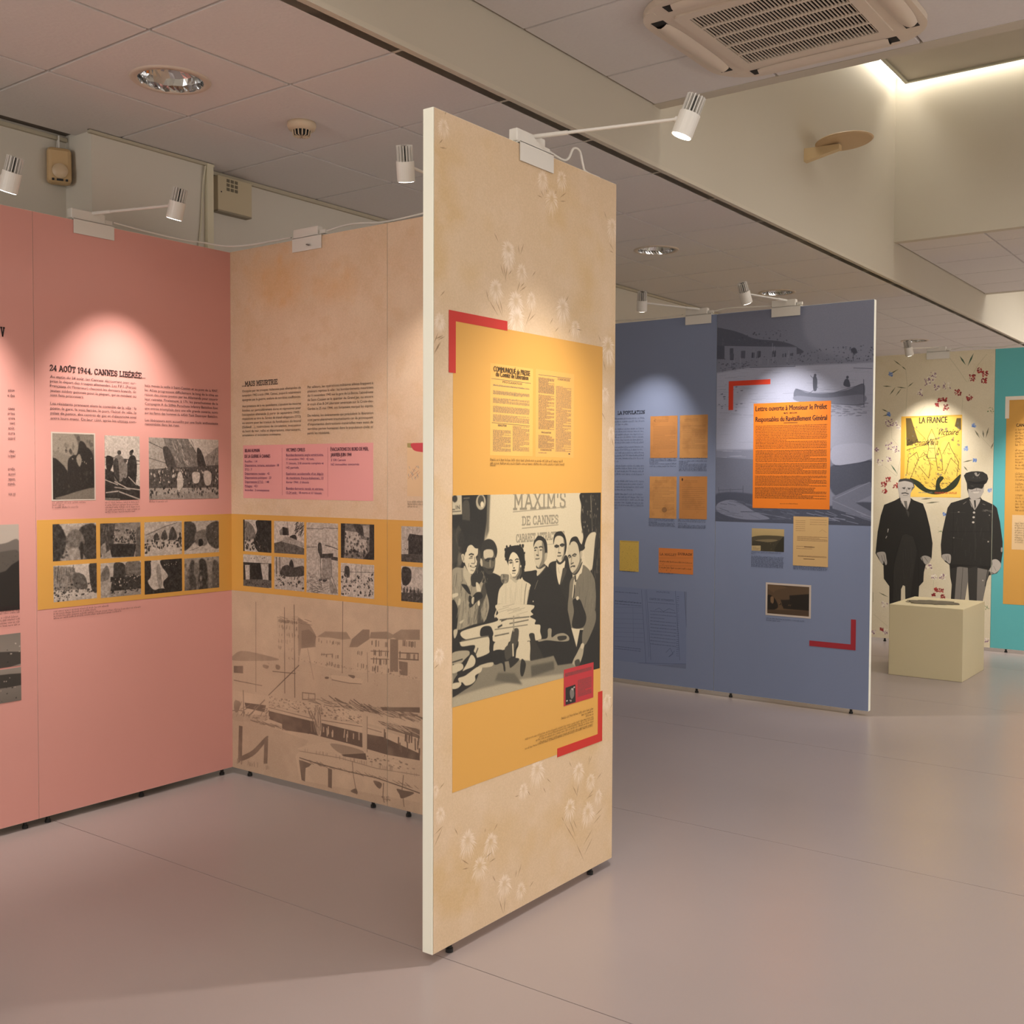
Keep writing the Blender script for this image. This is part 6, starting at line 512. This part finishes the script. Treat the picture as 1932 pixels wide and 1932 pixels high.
# ---------------------------------------------------------------- clamp-on spotlights
WHITE = mat('d9d4cb', .4); LENS = mat('fff4e6', .4, emit=14.); FIN = mat('cfcac2', .4); GAP = mat('1b1b1c', .5)
def spotlight(label, base, face_dir, head, aim, on=True, power=1., box_side=1, spill=.1):
    """base: point on the panel's top front edge; face_dir: outward normal of the panel's face"""
    n = Vector(face_dir); s = Vector((0, 0, 1)).cross(n); b = Vector(base)
    t = thing('spotlight', label, 'spotlight', base, 0., 'clamp-on spotlights along the panel tops')
    def bx(a0, a1, n0, n1, z0, z1, bev=0.):
        bm = B(a0, a1, n0, n1, z0, z1, bev=bev)
        for v in bm.verts: v.co = s*v.co.x+n*v.co.y+Vector((0, 0, v.co.z))
        return bm
    bm = bx(-.095, .095, .003, .006, -.056, .006); o = bx(-.095, .095, -.046, .006, .004, .008)
    me = bpy.data.meshes.new('tmp'); o.to_mesh(me); bm.from_mesh(me); o.free(); bpy.data.meshes.remove(me)
    obj('clamp_bracket', bm, WHITE, t)
    obj('driver_box', bx(-.10, .06, -.038, -.004, .008, .05, bev=.004), WHITE, t)
    bm = bx(.062, .10, -.03, -.012, .012, .03, bev=.003); obj('cable_connector', bm, WHITE, t)
    if head is None: obj('screw', tube(bmesh.new(), n*.006+Vector((0, 0, -.03)), n*.02+s*.03+Vector((0, 0, -.038)), .003), mat('6a6560', .5), t); return t
    hd = Vector(head)-b; a0 = n*-.01+Vector((0, 0, .045)); d = (Vector(aim)-Vector(head)).normalized()
    side = (a0-hd); side = (side-d*side.dot(d)).normalized(); j = hd+side*.036
    bm = bmesh.new(); tube(bm, a0, a0+(j-a0)*.25, .0075); tube(bm, a0+(j-a0)*.25, j, .0055); obj('arm', bm, WHITE, t)
    bm = bmesh.new(); tube(bm, j-side*.012, j+side*.004, .009); obj('knuckle', bm, WHITE, t)
    bm = bmesh.new(); tube(bm, hd-d*.026, hd+d*.045, .033, 28); obj('lamp_housing', bm, WHITE, t)
    bm = bmesh.new(); tube(bm, hd+d*.045, hd+d*.0465, .029, 28); ln = obj('lens', bm, LENS if on else mat('5a5650', .2), t)
    q = frame_to(d); 
    bm = bmesh.new(); tube(bm, hd-d*.028, hd-d*.078, .014, 12); obj('heat_sink_core', bm, GAP, t)
    for k in range(16):
        a = 2*math.pi*k/16; e = q@Vector((math.cos(a), math.sin(a), 0)); f = q@Vector((-math.sin(a), math.cos(a), 0)); bm = bmesh.new(); box(bm, -.5, .5, -.5, .5, -.5, .5)
        for v in bm.verts: c = v.co.copy(); v.co = hd-d*(.052+c.z*.056)+e*(.0225+c.x*.015)+f*(c.y*.003)
        obj('heat_sink_fin', bm, FIN, t)
    if on:
        l = bpy.data.lights.new('spot_beam', 'SPOT'); l.energy = SPOT_W*power; l.spot_size = R(66); l.spot_blend = 1.0; l.shadow_soft_size = .012; l.color = (1, .925, .86)
        lo = bpy.data.objects.new('spot_beam', l); C.objects.link(lo); lo.location = Vector(head)+d*.062; lo.rotation_euler = (-d).to_track_quat('Z', 'Y').to_euler()
        l2 = l.copy(); l2.energy = SPOT_W*spill*power; l2.spot_size = R(104); l2.spot_blend = 1.0; l2.shadow_soft_size = .025
        lp = bpy.data.objects.new('spot_spill', l2); C.objects.link(lp); lp.location = lo.location; lp.rotation_euler = (Vector((0, 0, 1))-n*.25-d*.4).to_track_quat('Z', 'Y').to_euler()
    return t
ZT = 2.53
spotlight('white spotlight on the pink panel whose arm crosses the wall column', (2.66, 4.2, ZT), (0, -1, 0), (2.758, 3.761, 2.554), (2.75, 4.2, 1.35), power=1.3)
spotlight('white spotlight at the left edge of the photo, above the left pink panel', (1.90, 4.2, ZT), (0, -1, 0), (2.055, 3.76, 2.514), (1.98, 4.2, 1.35), power=1.6)
spotlight('white clamp bracket with a bare screw on the beige panel by the pink corner', (3.385, 3.661, ZT), (-1, 0, 0), None, None)
spotlight('white spotlight whose head shows just left of the tall central panel', (3.385, 2.70, ZT), (-1, 0, 0), (2.95, 2.672, 2.578), (3.38, 2.95, 1.35), power=.6, spill=.2)
spotlight('lit spotlight on a long arm over the central daisy-patterned panel', (2.917, 2.066, ZT), (0, -1, 0), (2.994, 1.555, 2.545), (2.80, 2.066, 1.15), power=.5, spill=3.0)
spotlight('small spotlight clamped at the left of the blue panels', (6.53, 3.292, ZT), (-1, 0, 0), (6.05, 3.45, 2.56), (6.53, 3.75, 1.3), power=.95)
spotlight('spotlight over the orange notice on the blue panel', (6.53, 2.682, ZT), (-1, 0, 0), (6.0, 2.72, 2.535), (6.53, 2.62, 1.45), power=1.15)
spotlight('spotlight over the floral panel with the cut-out men', (9.62, 2.579, ZT), (-1, 0, 0), (9.12, 2.68, 2.51), (9.62, 2.6, 1.4), power=1.5, spill=.3)
spotlight('spotlight above the teal panel, outside the picture to the right', (9.62, 1.6, ZT), (-1, 0, 0), (9.12, 1.5, 2.51), (9.62, 1.6, 1.4), power=2.0, spill=.3)
def cab(label, pts, group='white cables along the panel tops'):
    o = obj('power_cable', cable(bmesh.new(), pts, .0042), WHITE, None, None, True); o['label'] = label; o['category'] = 'cable'; o['group'] = group
cab('white cable dipping across the corner of the pink and beige panels', [(2.76, 4.21, 2.555), (2.95, 4.205, 2.545), (3.1, 4.19, 2.54), (3.22, 4.17, 2.542), (3.30, 4.12, 2.535), (3.36, 4.03, 2.54), (3.39, 3.9, 2.548), (3.40, 3.785, 2.55)])
cab('white cable along the top of the beige panel towards the central panel', [(3.41, 3.57, 2.552), (3.40, 3.4, 2.56), (3.41, 3.2, 2.545), (3.40, 2.95, 2.548), (3.41, 2.79, 2.55)])
cab('white cable looping at the top of the central panel', [(3.01, 2.085, 2.555), (3.10, 2.085, 2.545), (3.14, 2.085, 2.56), (3.17, 2.085, 2.60), (3.21, 2.085, 2.60), (3.23, 2.085, 2.56), (3.25, 2.085, 2.538), (3.34, 2.085, 2.536)])
cab('white cable along the top of the blue panels', [(6.55, 4.1, 2.545), (6.55, 3.9, 2.55), (6.54, 3.6, 2.54), (6.55, 3.42, 2.55)])
cab('white cable between the two blue panel brackets', [(6.55, 3.19, 2.552), (6.55, 3.1, 2.565), (6.54, 3.0, 2.56), (6.55, 2.78, 2.55)])
cab('white cable along the top of the floral and teal panels', [(9.64, 2.48, 2.55), (9.63, 2.3, 2.56), (9.64, 2.1, 2.545), (9.63, 1.9, 2.56), (9.64, 1.7, 2.55)])
# ---------------------------------------------------------------- ceiling fittings
CHROME = mat('c8c8c8', .08, metal=1.)
def downlight(label, x, y):
    t = thing('downlight', label, 'light', (x, y, H1), 0., 'round recessed downlights in the low ceiling')
    obj('rim', lathe(bmesh.new(), [(.125, .002), (.127, -.006), (.150, -.006), (.156, -.001), (.156, .002)], seg=48), mat('c9b9a8', .5), t, smooth=True)
    random.seed(int(x*10)); bm = bmesh.new(); n = 40; rows = 7; rings = []
    for i in range(rows+1):
        a = i/rows*math.pi/2*.96; rings.append([bm.verts.new((.126*math.cos(a)*math.cos(6.2832*(j+.5*(i % 2))/n), .126*math.cos(a)*math.sin(6.2832*(j+.5*(i % 2))/n), -.004+.115*math.sin(a)+random.uniform(-.0035, .0035))) for j in range(n)])
    for a, b in zip(rings[:-1], rings[1:]):
        for j in range(n): bm.faces.new((a[j], a[(j+1) % n], b[(j+1) % n])); bm.faces.new((a[j], b[(j+1) % n], b[j]))
    obj('faceted_reflector', bm, CHROME, t)
    bm = bmesh.new()
    for yy in (-.02, .02): tube(bm, (-.08, yy, .07), (.05, yy, .06), .008)
    obj('lamp_tube', bm, mat('d8d6cc', .3), t)
    bm = bmesh.new(); lathe(bm, [(.0, .105), (.11, .105), (.13, .0)], seg=24); obj('housing', bm, mat('6a6660', .6), t)
    return t
SPOTXY = [(2.657, 'nearest chrome downlight, above the pink panels'), (4.69, 'downlight hidden behind the top of the central panel'), (6.60, 'chrome downlight between the central and blue panels'), (8.70, 'chrome downlight above the right blue panel'), (10.70, 'chrome downlight behind the blue panel'), (12.67, 'farthest chrome downlight, above the floral panel')]
for x, lb in SPOTXY: downlight(lb, x, 3.655)
# cut the ceiling backing and tiles where the downlights sit
for x, lb in SPOTXY:
    bmc = bmesh.new(); lathe(bmc, [(0, -.02), (.13, -.02), (.13, .2), (0, .2)], (x, 3.655, H1), 40); bmesh.ops.recalc_face_normals(bmc, faces=bmc.faces)
    me = bpy.data.meshes.new('cutter'); bmc.to_mesh(me); bmc.free(); cut = bpy.data.objects.new('cutter', me); C.objects.link(cut)
    for o in [cl]+[o for o in C.objects if o.parent == cl and abs(o.location.x+.33-x) < .5 and abs(o.location.y+.33-3.655) < .5]:
        o.data = o.data.copy(); md = o.modifiers.new('b', 'BOOLEAN'); md.operation = 'DIFFERENCE'; md.solver = 'EXACT'; md.object = cut
        dg = bpy.context.evaluated_depsgraph_get(); nm = bpy.data.meshes.new_from_object(o.evaluated_get(dg)); o.modifiers.clear(); o.data = nm
    bpy.data.objects.remove(cut)
t = thing('smoke_detector', 'round white smoke detector on the low ceiling', 'detector', (3.32, 3.626, H1))
obj('base', lathe(bmesh.new(), [(.0, 0), (.062, 0), (.064, -.012), (.058, -.03), (.04, -.036)], seg=32), mat('cbb69a', .5), t, smooth=True)
obj('sensor_core', lathe(bmesh.new(), [(.034, -.03), (.034, -.058), (0, -.058)], seg=24), BLACK, t)
for k in range(14):
    a = 2*math.pi*k/14; bm = bmesh.new(); c, s = math.cos(a), math.sin(a)
    tube(bm, (.040*c, .040*s, -.034), (.036*c, .036*s, -.058), .0028, 6); tube(bm, (.036*c, .036*s, -.058), (.008*c, .008*s, -.062), .0022, 6); obj('cage_rib', bm, mat('cbb69a', .5), t)
# motion sensor in the corner by the column
t = thing('motion_sensor', 'tan curved motion sensor in the corner left of the wall column', 'sensor', (2.775, 4.655, 2.79), R(-26))
bm = B(-.052, .052, -.034, .02, 0, .165, bev=.018); 
for v in bm.verts:
    if v.co.y < 0: v.co.y -= .02*(1-((v.co.z-.06)/.1)**2) if abs(v.co.z-.06) < .1 else 0
obj('casing', bm, mat('c3a377', .5), t, smooth=False)
bm = bmesh.new(); lathe(bm, [(.0, .012), (.022, .010), (.034, 0)], seg=24)
for v in bm.verts: v.co = Vector((v.co.x, -.054-v.co.z, .052+v.co.y))
obj('lens_window', bm, mat('c9b090', .4), t, smooth=True)
for a, b in ((-.034, -.024), (-.014, .014), (.024, .034)): obj('slot', B(a, b, -.052, -.03, .008, .017), BLACK, t)
obj('mount', B(-.003, .003, -.002, .004, .165, .225), WHITE, t)
# alarm box with nine square holes
t = thing('alarm_box', 'cream wall box with a square of nine holes right of the column', 'box', (3.68, 4.573, 2.82))
obj('casing', B(-.11, .11, -.05, 0, 0, .175, bev=.003), mat('c2b496', .5), t)
for i in range(3):
    for j in range(3): obj('speaker_hole', B(-.055+.026*i, -.036+.026*i, -.0515, -.048, .105+.022*j, .121+.022*j), mat('6f6552', .6), t)
obj('lock', B(-.092, -.086, -.052, -.049, .09, .096), BLACK, t)
obj('base_ledge', B(-.11, .11, -.048, 0, -.008, 0), mat('8f8571', .6), t)
o = obj('cable_trunking', B(3.452, 3.489, 4.455, 4.479, .6, H1-.006), mat('d2cab0', .5)); o['label'] = 'vertical white cable trunking beside the wall column'; o['category'] = 'trunking'
o = obj('wall_cable', cable(bmesh.new(), [(3.446, 4.462, H1-.02), (3.436, 4.47, 2.9), (3.425, 4.472, 2.72), (3.41, 4.472, 2.55), (3.42, 4.472, 2.2)], .004), mat('c8c0a8', .5)); o['label'] = 'loose pale cable hanging down the column edge'; o['category'] = 'cable'
o = obj('wall_cable', cable(bmesh.new(), [(2.782, 4.675, H1-.01), (2.781, 4.68, 2.96)], .003), WHITE); o['label'] = 'thin white wire above the motion sensor'; o['category'] = 'cable'
for nm, a in (('trim_3', (3.545, 15.5, 4.553, 4.574, H1-.022, H1-.003)), ('trim_4', (-3.2, 2.828, 4.67, 4.689, H1-.02, H1-.003)), ('trim_5', (2.81, 3.5, 4.46, 4.479, H1-.016, H1-.003))): struct(nm, B(*a), mat('b5ab95', .6))
for nm, a in (('trim_shade_6', (3.545, 15.5, 4.562, 4.574, H1-.004, H1-.001)), ('trim_shade_7', (-3.2, 2.828, 4.675, 4.689, H1-.004, H1-.001)), ('trim_shade_8', (2.81, 3.495, 4.462, 4.479, H1-.004, H1-.001))): struct(nm, B(*a), mat('3c352c', .8))  # dark strips painting the shadow gap where walls meet the ceiling
# round disc on a wooden bracket
t = thing('wall_disc', 'round tan disc on a wedge bracket high on the bulkhead wall', 'wall fitting', (6.80, YF, 3.50))
bm = B(-.02, .03, -.23, 0, .0, .085)
for v in bm.verts:
    if v.co.y < -.1: v.co.z = .045 if v.co.z < .04 else .075; 
obj('bracket', bm, mat('c8ae84', .5), t)
bm = bmesh.new(); lathe(bm, [(0, 0), (.17, .0), (.18, .006), (.17, .014), (0, .016)], (.0, 0, 0), 48)
mt = Matrix.Rotation(R(-4), 4, 'X')
for v in bm.verts: v.co = mt@v.co+Vector((.02, -.25, .09))
obj('disc', bm, mat('b79a73', .45), t, smooth=False)
# ceiling air conditioner
ACX, ACY = 4.2, 1.742; t = thing('air_conditioner', 'square ceiling cassette air conditioner with a slatted intake grille', 'air conditioner', (ACX, ACY, H2))
CAS = mat('d3c4b2', .45)
def ring(bm, ro, rc, hi_, z0, z1, n=8):
    def rr(h, c): return [(sx*(h-c)+c*math.cos(a), sy*(h-c)+c*math.sin(a)) for sx, sy, a0 in ((1, 1, 0), (-1, 1, 90), (-1, -1, 180), (1, -1, 270)) for a in [R(a0+90*k/n) for k in range(n+1)]]
    O, I = rr(ro, rc), rr(hi_, .012); Vv = [[bm.verts.new((x, y, z)) for x, y in P] for z in (z0, z1) for P in (O, I)]; N = len(O)
    for k in range(N):
        l = (k+1) % N; bm.faces.new((Vv[0][k], Vv[0][l], Vv[1][l], Vv[1][k])); bm.faces.new((Vv[2][k], Vv[2][l], Vv[0][l], Vv[0][k])); bm.faces.new((Vv[1][k], Vv[1][l], Vv[3][l], Vv[3][k]))
    return bm
obj('housing', ring(bmesh.new(), .475, .21, .30, -.028, -.001), CAS, t)
obj('grille_frame', ring(bmesh.new(), .335, .03, .287, -.036, -.028), CAS, t)
obj('intake_recess', B(-.30, .30, -.30, .30, -.010, -.004), mat('0c0b0a', .9), t)
for k in range(5):
    x = -.287+.574*(k+.0)/5
    if k: obj('grille_crossbar', B(x-.005, x+.005, -.287, .287, -.036, -.026), CAS, t)
for k in range(38):
    y = -.287+.574*(k+.5)/38; obj('grille_slat', B(-.287, .287, y-.0019, y+.0019, -.0335, -.028), CAS, t)
for k in range(4):
    a = k*math.pi/2; q = Matrix.Rotation(a, 4, 'Z')
    bm = B(-.325, .325, .382, .436, -.0300, -.027)
    bmesh.ops.transform(bm, matrix=q, verts=bm.verts); obj('air_slot', bm, mat('211e1b', .8), t)
    bm = bmesh.new(); n = 12; pr = [(.368, -.029), (.388, -.038), (.41, -.044), (.434, -.040), (.452, -.029)]; rings = []
    for i in range(n+1):
        x = -.29+.58*i/n; s_ = 1-.35*abs(2*i/n-1)**4; rings.append([bm.verts.new((x, .409+(py-.409)*s_, pz)) for py, pz in pr])
    for p, q2 in zip(rings[:-1], rings[1:]):
        for j in range(4): bm.faces.new((p[j], p[j+1], q2[j+1], q2[j]))
    bmesh.ops.transform(bm, matrix=q, verts=bm.verts); obj('louvre_flap', bm, CAS, t, smooth=True)
    bm = bmesh.new(); box(bm, .38, .415, .38, .415, -.0292, -.027); bmesh.ops.transform(bm, matrix=q, verts=bm.verts); obj('corner_gap', bm, CAS, t)
obj('badge', B(-.30, -.292, .302, .33, -.0305, -.028), mat('8f8578', .5), t)
# ---------------------------------------------------------------- plinth with flat leaflet-like piece on top
t = thing('display_plinth', 'cream cube plinth in front of the floral panel', 'plinth', (8.03, 1.95, 0))
obj('box_body', B(0, .63, 0, .52, 0, .523, bev=.003), mat('cbbe9a', .6, .02, 5.), t)
random.seed(11); bm = bmesh.new(); n = 40; prev = None
ring_ = [bm.verts.new((8.30+.15*math.cos(a)*r_, 2.235+.20*math.sin(a)*r_, .5245)) for a, r_ in [(6.2832*k/n, random.uniform(.75, 1.05)) for k in range(n)]]
bm.faces.new(ring_); r = bmesh.ops.extrude_face_region(bm, geom=bm.faces[:]); bmesh.ops.translate(bm, verts=[v for v in r['geom'] if isinstance(v, bmesh.types.BMVert)], vec=(0, 0, .003))
o = obj('printed_emblem', bm, mat('5b5443', .6, .6, 30.)); o['label'] = 'dark oval leaflet lying flat on top of the plinth'; o['category'] = 'leaflet'
